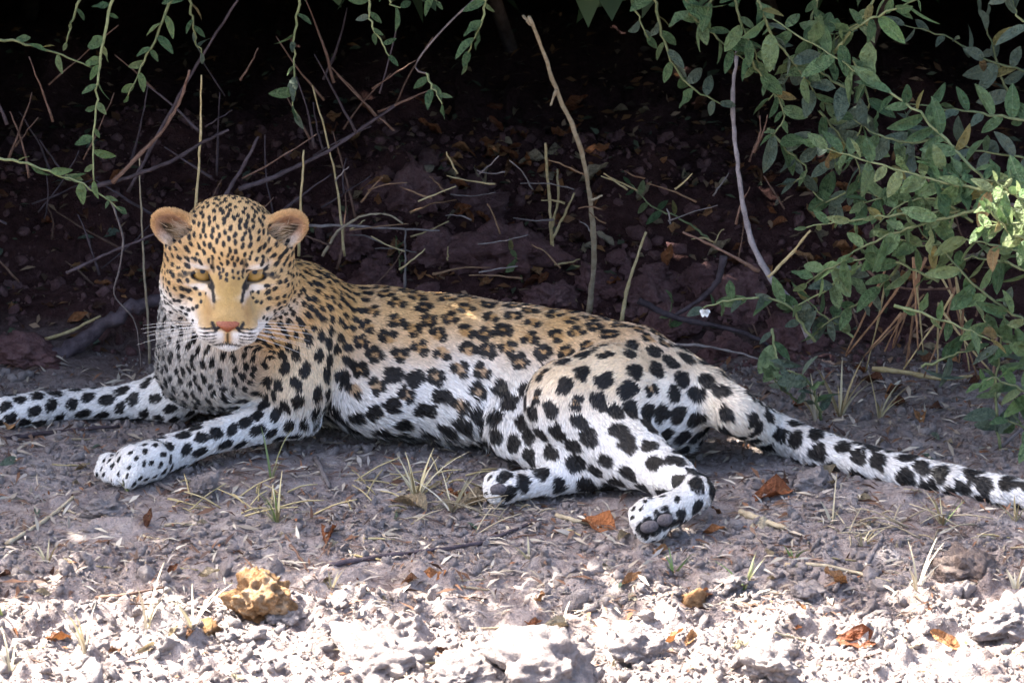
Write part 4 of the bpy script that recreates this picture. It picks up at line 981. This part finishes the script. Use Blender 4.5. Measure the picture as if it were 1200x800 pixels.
pts, _ = resample([at(x, y, .06) for x, y in ((572, -14), (535, 18), (512, 42), (490, 68), (480, 86), (499, 86))], 14); ac = Acc(); ac.add(*tube_np(pts, np.full(14, .0016), 5)); link('twig', ac.mesh('twig'), SPRIGG, HS)
for ln_, lab, ms, lf in (([(832, 282), (808, 262), (785, 250), (760, 240), (738, 215)], 'small leafy seedling stem leaning over the bank right of the tall bare stem', (GREEN, GREENL), 22),
                     ([(786, 395), (786, 372), (787, 350)], 'yellow green seedling growing behind the rump', (GREENL,), 22),
                     ([(612, 330), (606, 306), (598, 290)], 'pale yellow green seedling behind the middle of the back', (GREENL,), 24),
                     ([(470, 320), (468, 300), (464, 282)], 'single stemmed green seedling behind the shoulder', (GREENL, GREEN), 20)):
    S_ = plant('seedling', lab, 'seedling'); b0 = on_ground(*ln_[0]); sprig(S_, ln_, b0[1]-.01, b0[1]-.05, lf, 11, 1.6, ms, start=.45)
print('shrubs', round(time.time()-T0, 1))

# ------------------------------------------------------------------ bare stems, branches and twigs
PALE = wood_mat('pale_dry_stem', (.30, .235, .15), (.46, .39, .27), 90); STRAW = wood_mat('straw', (.34, .26, .12), (.52, .43, .24), 90)
PURP = wood_mat('weathered_branch', (.038, .028, .032), (.10, .078, .085), 45); REDB = wood_mat('brown_twig', (.09, .05, .035), (.19, .12, .09), 60); GREYW = wood_mat('grey_twig', (.12, .10, .095), (.26, .225, .21), 60)
def stick(name, label, line, r0, r1, mat, Y=None, cat='twig', group=None, rest=False, jit=.0005, parent=None, n=None):
    """a stem through photo places; Y depth, or None to lie on the ground"""
    if rest:
        P3 = [on_ground(x, y)+np.array([0, 0, r0*U*.9]) for x, y in line]
    else:
        yy = Y if isinstance(Y, (tuple, list)) else (Y, Y)
        P3 = [at(x, y, yy[0]+(yy[1]-yy[0])*i/(len(line)-1)) for i, (x, y) in enumerate(line)]
    n = n or max(8, len(line)*5); pts, _ = resample(P3, n); pts[1:-1] += rng.normal(size=(n-2, 3))*jit
    rr = np.linspace(r0, r1, n)*U*(1+.12*rng.normal(size=n)); ac = Acc(); ac.add(*tube_np(pts, rr, 7))
    return link(name, ac.mesh(name), mat, parent, label if parent is None else None, cat if parent is None else None, group)
b0 = on_ground(690, 365)[1]
S1 = stick('dead_plant_stem', 'tall pale leafless stem rising behind the leopard\'s back', [(690, 368), (697, 300), (692, 230), (680, 170), (650, 100), (633, 50), (620, 20)], 3.6, 2.4, PALE, (b0, b0-.25), 'stem')
for ln_, r in (([(693, 235), (706, 229)], 1.8), ([(652, 105), (645, 124)], 2.2), ([(623, 30), (613, 18)], 2.8)): stick('side_shoot', None, ln_, r, r*.6, PALE, b0-.2 if ln_[0][1] < 150 else b0-.1, parent=S1)
b1 = on_ground(648, 310)[1]
S2 = stick('forked_stem', 'short forked dry stem left of the tall bare stem', [(648, 318), (646, 270), (642, 210), (639, 168)], 2.6, 1.6, STRAW, (b1, b1-.06), 'stem')
for ln_ in ([(646, 268), (655, 235), (653, 198)], [(647, 280), (662, 250), (673, 226)]): stick('side_shoot', None, ln_, 2.0, 1.3, STRAW, b1-.03, parent=S2)
stick('dead_plant_stem', 'short slanting straw coloured stem behind the hips', [(728, 378), (734, 340), (745, 305), (757, 272)], 2.6, 1.6, STRAW, on_ground(728, 370)[1]-.03, 'stem')
stick('fallen_branch', 'thick weathered purple grey branch lying behind the far foreleg', [(-20, 428), (60, 418), (105, 398), (145, 366), (185, 350), (215, 345)], 13, 7, PURP, (.30, .36), 'branch', jit=.003)
stick('yellow_stick', 'thin curved yellow stick lying above the fallen branch', [(-15, 404), (40, 402), (78, 390), (118, 370)], 3.2, 1.6, STRAW, .36, 'stick')
GB = stick('grey_branch', 'grey leafless branch leaning down through the leafy shrub', [(864, 60), (858, 110), (862, 170), (868, 225), (880, 285), (905, 330), (935, 362), (950, 402)], 2.2, 4.4, wood_mat('grey_bark', (.13, .115, .12), (.27, .245, .25)), (.16, .05), 'branch')
stick('side_shoot', None, [(900, 325), (925, 300), (950, 270)], 2.2, 1.4, STRAW, .08, parent=GB)
stick('side_shoot', None, [(890, 318), (840, 290), (800, 272)], 2.4, 1.4, REDB, .12, parent=GB)
for lab, ln_, r, mat, Y in (
    ('reddish brown bare twig slanting up left of the head', [(132, 214), (160, 185), (190, 155), (212, 118), (222, 82)], 3.0, REDB, .12),
    ('long purple bare twig reaching up from left to above the ear', [(100, 222), (150, 208), (200, 190), (235, 168), (268, 152)], 3.0, PURP, .16),
    ('purple bare branch slanting up behind the raised head', [(280, 222), (320, 208), (380, 180), (425, 150), (462, 124)], 3.2, PURP, .35),
    ('short dark twig rising just behind the crown of the head', [(262, 232), (285, 195), (303, 160)], 2.8, PURP, .3),
    ('dark bare twig running up into the dark top left', [(150, 225), (200, 130), (240, 60), (285, -10)], 2.6, PURP, .3),
    ('straight yellowish upright straw beside the right ear', [(350, 300), (352, 240), (356, 176)], 2.0, STRAW, .22),
    ('thin yellowish upright straw above the left ear', [(229, 245), (235, 170), (236, 88)], 1.7, STRAW, .2),
    ('thin pale upright straw left of the left ear', [(176, 430), (170, 330), (165, 240), (163, 180)], 1.7, PALE, .32),
    ('thin upright straw in the dark above the right ear', [(404, 300), (396, 220), (380, 150), (366, 100)], 1.6, STRAW, .42),
    ('thin pale twig hanging down to the fallen branch', [(128, 230), (145, 275), (140, 320), (130, 345), (160, 375), (165, 430)], 1.5, GREYW, .12),
    ('dark low twig running in towards the left cheek', [(78, 320), (130, 295), (180, 275), (215, 262)], 2.2, PURP, .2),
    ('arching pale dry twig behind the shoulder', [(378, 300), (395, 270), (425, 252), (455, 250), (472, 262)], 2.0, PALE, .38),
    ('straight grey twig lying across behind the shoulder', [(340, 265), (400, 264), (455, 268), (515, 270)], 2.2, GREYW, .42),
    ('short upright grey twig behind the shoulder', [(474, 338), (475, 300), (475, 268)], 1.8, GREYW, .38),
    ('dark crooked branch lying behind the rump', [(748, 352), (790, 372), (840, 382), (880, 392), (900, 405)], 4.2, PURP, .30),
    ('dark curved branch on the bank below the grey branch', [(848, 300), (842, 330), (820, 352), (790, 370)], 4.5, PURP, .36),
    ('thin pale twig lying behind the tail root', [(780, 404), (820, 404), (860, 412), (902, 424)], 2.0, GREYW, .22),
    ('brown bare twig in the shade beneath the leafy shrub', [(1000, 300), (1030, 330), (1070, 340), (1120, 338)], 2.0, REDB, .12),
    ('thin dark upright stem beneath the leafy shrub at its right end', [(1178, 535), (1170, 500), (1164, 440), (1168, 395)], 2.6, REDB, -.02),
    ('thick pale straw lying under the leafy shrub', [(1022, 432), (1060, 436), (1105, 445), (1140, 440)], 3.4, STRAW, .12)):
    stick('bare_twig', lab, ln_, r, r*.55, mat, Y)
REDS = wood_mat('brown_stalk', (.16, .085, .05), (.30, .19, .11), 60)
for i in range(20):
    a = (rng.uniform(1030, 1130), rng.uniform(300, 370)); b = (a[0]+rng.normal()*38, rng.uniform(405, 450)); m = ((a[0]*.6+b[0]*.4), (a[1]+b[1])/2-4)
    stick('hanging_straw', 'thin brown dry stalk hanging in a fan under the leafy shrub', [a, m, b], 1.7, 1.0, REDS if i % 3 else STRAW, rng.uniform(.0, .14), 'straw', 'dry stalks hanging under the shrub', n=8)
for i in range(60):
    x = rng.uniform(0, 470); y = rng.uniform(80, 350); L_ = rng.uniform(30, 110); a = rng.uniform(-1.2, 1.2)-1.57
    stick('bare_twig', ('thin purplish', 'thin reddish brown')[i % 2]+' bare twig tangled in the shade near '+near(x, y-20), [(x, y), (x+math.cos(a)*L_*.5+rng.uniform(-6, 6), y+math.sin(a)*L_*.5), (x+math.cos(a)*L_, y+math.sin(a)*L_)], rng.uniform(1.0, 2.2), .8, (PURP, REDB)[i % 2], rng.uniform(.3, .6), 'twig', 'tangled twigs in the shade', n=8)
for i in range(46):
    x = rng.uniform(385, 860); y = rng.uniform(200, 330)+max(0, .12*(0)); L_ = rng.uniform(25, 75); a = rng.uniform(-3.1, 0)
    stick('bare_twig', ('grey', 'pale', 'brown')[i % 3]+(' short' if L_ < 48 else ' long')+' thin twig tangled on the bank near '+near(x, y), [(x, y), (x+math.cos(a)*L_*.5, y+math.sin(a)*L_*.3+rng.uniform(-5, 5)), (x+math.cos(a)*L_, y+math.sin(a)*L_*.5)], rng.uniform(.9, 1.6), .7, (GREYW, STRAW, REDS)[i % 3], rng.uniform(.34, .5), 'twig', 'twigs tangled behind the shoulder', n=8)
for i in range(22):
    x = rng.uniform(860, 1190); y = rng.uniform(150, 440); L_ = rng.uniform(25, 70); a = rng.uniform(-.9, .9)-1.57
    stick('bare_twig', 'thin brown dry twig in the shade near '+near(x, y), [(x, y), (x+math.cos(a)*L_*.5+rng.uniform(-5, 5), y+math.sin(a)*L_*.5), (x+math.cos(a)*L_, y+math.sin(a)*L_)], rng.uniform(1.0, 1.9), .8, REDB, rng.uniform(.15, .4), 'twig', 'dry twigs behind the shrub', n=8)
for lab, ln_, r, mat in (
    ('pale stick with a broken white end lying below the near front paw', [(8, 640), (45, 617), (72, 598), (86, 584)], 3.0, PALE),
    ('long dark curved twig on the soil below the belly', [(385, 664), (440, 656), (500, 648), (560, 640), (605, 622), (634, 610)], 3.2, PURP),
    ('pale twig lying just below the near forearm', [(178, 566), (215, 581), (252, 593)], 2.6, GREYW),
    ('short white twig lying between the two hind paws', [(652, 606), (675, 612), (702, 617)], 3.0, PALE),
    ('thin pale twig lying below the tail in the sunlight', [(920, 664), (960, 664), (1000, 672), (1044, 684)], 2.8, PALE),
    ('short grey stick propped up below the tail', [(1014, 664), (1024, 648), (1034, 630)], 3.4, GREYW),
    ('dark twig lying between the two forelegs', [(-10, 520), (40, 512), (90, 506), (140, 502)], 3.4, PURP),
    ('dark twig lying in the sunlit soil left of the ochre clod', [(110, 702), (150, 698), (192, 690)], 2.2, REDB),
    ('thin brown twig lying right of the ochre clod', [(340, 640), (352, 655), (362, 672)], 2.0, REDB),
    ('grey twig leaning on the soil in front of the belly', [(370, 540), (380, 560), (386, 574)], 3.6, GREYW),
    ('straight thin twig lying under the far hind paw', [(560, 585), (600, 590), (645, 590)], 2.2, GREYW),
    ('dark twig lying across the far hind paw', [(575, 566), (600, 552), (622, 545)], 1.5, REDB),
    ('pale flat bark strip lying below the near hind hock', [(868, 604), (890, 612), (920, 622)], 4.4, PALE)):
    stick('fallen_twig', lab, ln_, r, r*.6, mat, rest=True)
for i in range(110):
    x = rng.uniform(-10, 1210); y = 515+280*rng.random()**1.4; L_ = rng.uniform(18, 60); a = rng.uniform(-.6, .6)
    if 150 < x < 860 and y < 585: continue
    sun_side = y > 665
    stick('fallen_twig', ('grey', 'pale', 'brown', 'yellow')[i % 4]+(' dry twig loose on the sunlit soil near ' if sun_side else ' dry twig loose on the shaded soil near ')+near(x, y), [(x, y), (x+L_*.5, y+math.sin(a)*L_*.25+rng.uniform(-3, 3)), (x+L_*math.cos(a), y+math.sin(a)*L_*.5)], rng.uniform(.9, 2.0), .8, (GREYW, PALE, REDB, STRAW)[i % 4], rest=True, group='twigs on the sunlit soil' if sun_side else 'twigs on the shaded soil', n=7)
print('sticks', round(time.time()-T0, 1))

# ------------------------------------------------------------------ fallen leaves
def fallen(px, py, L_, mat, label, group=None, k=None, lift=.25):
    p = on_ground(px, py); o = link('fallen_leaf', lm(mat, int(rng.integers(4)) if k is None else k), None, None, label, 'leaf', group)
    a = rng.uniform(0, 6.28); d = np.array([math.cos(a), math.sin(a)*.7, rng.uniform(-.1, .35)]); s = L_*U
    d /= np.linalg.norm(d); place_leaf(o, p-d*s*.5+np.array([0, 0, .004+lift*s*.35]), d, np.array([0, -.3, 1.0])+rng.normal(size=3)*.35, s); return o
for px, py, L_, m, lab in ((905, 583, 52, DRY, 'broad orange brown dry leaf on the soil beside the near hind hock'), (975, 690, 44, DRY, 'curled red brown dry leaf on the sunlit soil'), (1003, 756, 50, DRY, 'flat orange dry leaf on the bright foreground soil'),
    (386, 628, 34, DRY, 'small orange dry leaf below the belly'), (14, 504, 40, DRY, 'orange red dry leaf beside the far front paw'), (700, 620, 54, DRY, 'curled brown dry leaf between the hind paws'),
    (478, 592, 56, DRYP, 'large pale curled leaf on the soil before the belly'), (55, 486, 60, DRYP, 'crumpled pale dry leaf lying over the far front paw'), (40, 476, 44, DRY, 'curled tan dry leaf on the far front paw'),
    (890, 615, 46, DRYP, 'pale flat dry leaf below the near hind hock'), (500, 674, 44, DRY, 'brown dry leaf at the edge of the sunlight'), (555, 592, 44, DRYP, 'pale straw coloured leaf at the tip of the far hind paw'),
    (648, 738, 40, DRYP, 'yellowish dry leaf on top of the foreground lump'), (627, 775, 34, DRY, 'pinkish brown leaf tucked against the foreground lump'), (97, 318, 32, DRY, 'orange dry leaf in the shade left of the head'), (660, 755, 30, DRYP, 'small yellowish leaf behind the foreground lump'),
    (830, 700, 30, DRY, 'brown leaf scrap by the ochre clod below the hind paw'), (535, 582, 40, DRY, 'red brown leaf among the dry grass by the far hind paw'), (1046, 462, 26, DRY, 'bright red leaf under the leafy shrub'), (1110, 760, 36, DRY, 'brown dry leaf beside the bright foreground crumbs')):
    fallen(px, py, L_, m, lab)
for i in range(95):
    px, py = rng.uniform(380, 900), rng.uniform(120, 345)
    if py > 340+.1*(px-480): continue
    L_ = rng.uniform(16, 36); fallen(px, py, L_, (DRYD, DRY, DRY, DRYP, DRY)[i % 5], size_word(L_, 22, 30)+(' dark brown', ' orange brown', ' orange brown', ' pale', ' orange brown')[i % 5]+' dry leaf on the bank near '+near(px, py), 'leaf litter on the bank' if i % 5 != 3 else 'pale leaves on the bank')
for i in range(34):
    px, py = 585+rng.normal()*55, 205+rng.normal()*32
    L_ = rng.uniform(20, 44); o = fallen(px, py, L_, (DRY, DRY, DRYP)[i % 3], size_word(L_, 27, 36)+(' orange brown', ' orange brown', ' pale')[i % 3]+' curled leaf on the bank near '+near(px, py), 'heap of orange leaves on the bank' if i % 3 != 2 else 'pale leaves of the heap on the bank', lift=.6)
for i in range(26):
    px, py, L_ = rng.uniform(860, 1100), rng.uniform(170, 330), rng.uniform(18, 40); fallen(px, py, L_, DRY, size_word(L_, 25, 33)+' curled orange leaf near '+near(px, py), 'orange leaves under the shrub', lift=.6)
for i in range(60):
    px, py, L_ = rng.uniform(-10, 360), rng.uniform(150, 430), rng.uniform(14, 30); fallen(px, py, L_, (DRYD, DRYD, DRY, GREYL)[i % 4], size_word(L_, 19, 25)+(' dark brown', ' dark brown', ' orange brown', ' grey')[i % 4]+' fallen leaf near '+near(px, py), 'leaf litter left of the head' if i % 4 != 3 else 'grey leaves left of the head')
for i in range(55):
    px, py, L_ = rng.uniform(880, 1200), rng.uniform(180, 520), rng.uniform(14, 34); fallen(px, py, L_, (DRYD, DRY, DRYD, DRYP)[i % 4], size_word(L_, 20, 28)+(' dark brown', ' orange brown', ' dark brown', ' pale')[i % 4]+' dry leaf near '+near(px, py), 'leaf litter under the shrub' if i % 4 != 3 else 'pale leaves under the shrub')
for i in range(90):
    px, py = rng.uniform(0, 1200), 515+280*rng.random()**1.4
    if 150 < px < 860 and py < 590: continue
    s_ = py > 665
    L_ = rng.uniform(10, 26); fallen(px, py, L_, (DRYP, DRYD, GREYL, DRYP, DRY)[i % 5], size_word(L_, 15, 21)+(' pale', ' dark brown', ' grey', ' pale', ' orange brown')[i % 5]+(' leaf scrap in sunlight near ' if s_ else ' leaf scrap in shade near ')+near(px, py), 'leaf scraps in the sun' if s_ else 'leaf scraps in the shade')
# fine litter nobody could count
def litter(n, x0, x1, y0, y1, cols, name, label, L0=.006, L1=.02, w0=.06, w1=.28):
    x = rng.uniform(x0, x1, n); y = rng.uniform(y0, y1, n); P = np.stack([x, y, height(x, y)+.003], 1)
    L_ = rng.uniform(L0, L1, n); W_ = L_*rng.uniform(w0, w1, n)**1.0; d = rng.normal(size=(n, 3)); d[:, 2] *= .22; d /= np.linalg.norm(d, axis=1)[:, None]
    s = np.cross(d, np.array([0, 0, 1.0])+rng.normal(size=(n, 3))*.4); s /= np.linalg.norm(s, axis=1)[:, None]; u = np.cross(s, d)
    v = np.stack([P-d*L_[:, None]*.5, P+s*W_[:, None]+u*L_[:, None]*.1, P+d*L_[:, None]*.5, P-s*W_[:, None]+u*L_[:, None]*.1], 1).reshape(-1, 3); o = (np.arange(n)*4)[:, None]
    t = (o+np.array([[0, 3, 1, 1, 3, 2]])).reshape(-1, 3); c = np.array(cols)[rng.integers(len(cols), size=n)]*(.6+.8*rng.random((n, 1)))
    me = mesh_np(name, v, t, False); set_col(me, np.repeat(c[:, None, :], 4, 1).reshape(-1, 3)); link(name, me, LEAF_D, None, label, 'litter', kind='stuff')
litter(7000, -.95, .95, -1.1, .3, [(.30, .24, .17), (.20, .14, .10), (.10, .07, .055), (.36, .31, .24), (.22, .09, .04)], 'ground_litter', 'fine dry chaff and leaf scraps over the soil', .003, .012, .05, .25)
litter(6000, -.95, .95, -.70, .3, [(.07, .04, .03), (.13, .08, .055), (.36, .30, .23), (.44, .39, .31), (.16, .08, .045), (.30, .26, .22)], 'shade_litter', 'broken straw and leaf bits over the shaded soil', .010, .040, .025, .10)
litter(4200, -1.0, 1.0, .3, 1.6, [(.10, .045, .02), (.16, .075, .03), (.05, .03, .02), (.20, .13, .08), (.06, .07, .04)], 'bank_litter', 'fine dark leaf litter over the shaded bank', .008, .03)  # litter colours lowered to help darken the shaded bank
print('litter', round(time.time()-T0, 1))

# ------------------------------------------------------------------ grass
GRM = col_mat('grass_blade', .6, .3)
def tuft(px, py, h, nb, label, col, spread=.5, name='grass_tuft', cat='grass', group=None, lean=0.0, wid=1.5):
    p = on_ground(px, py); t = link(name, None, None, None, label, cat, group); t.location = p
    for i in range(nb):
        a = rng.uniform(0, 6.28); L_ = h*U*rng.uniform(.45, 1.1); out = rng.uniform(.1, spread); k = np.linspace(0, 1, 6)
        d = np.array([math.cos(a)*out+lean, math.sin(a)*out, 1.0]); d /= np.linalg.norm(d)
        c = np.array([math.cos(a)*2, math.sin(a)*2, 0])*U+d*L_*k[:, None]+np.array([math.cos(a)*.5, math.sin(a)*.5, -.35])*L_*(k**2)[:, None]*rng.uniform(.1, .9)
        w = wid*U*(1-k**2*.9)*rng.uniform(.6, 1.2); s = np.array([-math.sin(a), math.cos(a), 0]); s = s if abs(s[0]) > .4 else np.array([1.0, 0, 0])
        v = np.concatenate([c-s*w[:, None], c+s*w[:, None]]); q = [(j, j+1, j+7, j+6) for j in range(5)]
        me = mesh_np('blade', v, np.array(q)); cc = np.array(col[rng.integers(len(col))])*rng.uniform(.7, 1.25); set_col(me, np.tile(cc, (12, 1))); link('blade', me, GRM, t)
DG = [(.42, .36, .20), (.50, .44, .28), (.36, .28, .14)]; GG = [(.16, .24, .07), (.24, .30, .11), (.36, .36, .16)]; WG = [(.55, .50, .38), (.48, .42, .28)]
for px, py, h, nb, lab, c, sp_ in (
    (325, 612, 62, 13, 'wiry green and straw grass tuft below the elbow', GG+DG, .8), (318, 560, 70, 4, 'few tall pale blades standing before the near forearm', DG+GG, .4), (150, 575, 40, 5, 'small green sprout beside the near front paw', GG, .7),
    (488, 585, 70, 18, 'dry yellow grass tuft in front of the belly', DG, .9), (530, 600, 60, 12, 'dry straw tuft beside the far hind paw', DG+WG, 1.0), (100, 765, 90, 6, 'tall bleached grass stalks in the sunlit left foreground', WG, .25),
    (172, 738, 75, 5, 'bleached upright grass stalks right of the tall stalks', WG, .25), (226, 735, 60, 9, 'bleached branching grass tuft beside the ochre clod', WG, .8), (3, 720, 70, 4, 'green grass blades at the left end of the shaded soil', GG, .4),
    (12, 790, 60, 5, 'bleached grass stalks in the bright left corner', WG, .4), (790, 672, 36, 9, 'short green tuft under the upturned hind paw', GG, .6), (872, 690, 40, 14, 'short bright green grass tuft on the sunlit soil', GG, .5),
    (1075, 692, 62, 8, 'bleached upright grass tuft beside the brown mound', WG, .4), (975, 612, 58, 4, 'straight white dry blades below the tail', WG, .25), (1105, 615, 50, 9, 'pale green grass tuft below the tail tip', GG+DG, .8),
    (1010, 640, 46, 8, 'sprawling pale dry tuft below the tail', WG+DG, 1.0), (1190, 610, 40, 7, 'small straw tuft right of the tail tip', DG, .6), (957, 494, 66, 16, 'upright clump of whitish straw at the foot of the leafy shrub', WG+DG, .35),
    (985, 488, 74, 10, 'thin brownish straw clump under the leafy shrub', DG, .5), (1030, 490, 60, 8, 'sparse straw clump beside a red leaf under the shrub', DG, .6), (660, 730, 30, 6, 'small dry tuft behind the foreground lump', WG, .8),
    (388, 690, 26, 6, 'short straw tuft right of the ochre clod', DG, .7), (930, 655, 26, 5, 'tiny green sprouts beside the thin pale twig', GG, .5), (620, 655, 26, 5, 'tiny dry tuft beside the long dark twig', DG, .8), (55, 660, 34, 5, 'thin straw tuft beside the pale stick', DG, .6), (1190, 690, 36, 6, 'bleached tuft on the brown mound\'s far side', WG, .6)):
    tuft(px, py, h, nb, lab, c, sp_)
for i in range(96):
    cx, cy, sx_ = ((485, 575, 62), (560, 598, 60), (300, 592, 80), (1040, 620, 150))[i % 4]; x = cx+rng.normal()*sx_*.6; y = cy+rng.normal()*13; L_ = rng.uniform(22, 62); a = rng.uniform(-3.1, 3.1)
    p = on_ground(x, y); e = p+np.array([math.cos(a), math.sin(a)*.8, rng.uniform(.0, .5)])*L_*U; m_ = (p+e)/2+np.array([0, 0, .006]); pts, _ = resample([p+np.array([0, 0, .002]), m_, e], 7)
    ac = Acc(); ac.add(*tube_np(pts, np.linspace(1.2, .7, 7)*U, 4)); where = ('before the belly', 'beside the far hind paw', 'below the elbow', 'below the tail')[i % 4]
    link('dry_straw', ac.mesh('dry_straw'), (STRAW, PALE)[i % 2], None, ('yellowish', 'pale')[i % 2]+(' short' if L_ < 36 else ' long')+' loose straw lying on the soil '+where, 'straw', 'loose straws '+where)
# small white blossom on the shrub's lowest leaf
WB = link('white_blossom', None, None, None, 'tiny white blossom on a low leaf behind the tail root', 'flower'); WB.location = at(826, 364, -.02)
wm, n_, l_, b_ = new_mat('white_petal', .6, .3); b_.inputs['Base Color'].default_value = (.8, .8, .78, 1)
pm = leaf_mesh('petal', W=.95, curl=.3, fold=.2); pm.materials.append(wm)
for i in range(5):
    a = i*1.2566+.3; o = link('petal', pm, None, WB); o.scale = (8*U,)*3; o.rotation_euler = Vector((math.cos(a), -1.0, math.sin(a))).to_track_quat('X', 'Z').to_euler()
print('all', round(time.time()-T0, 1), len(bpy.data.objects))
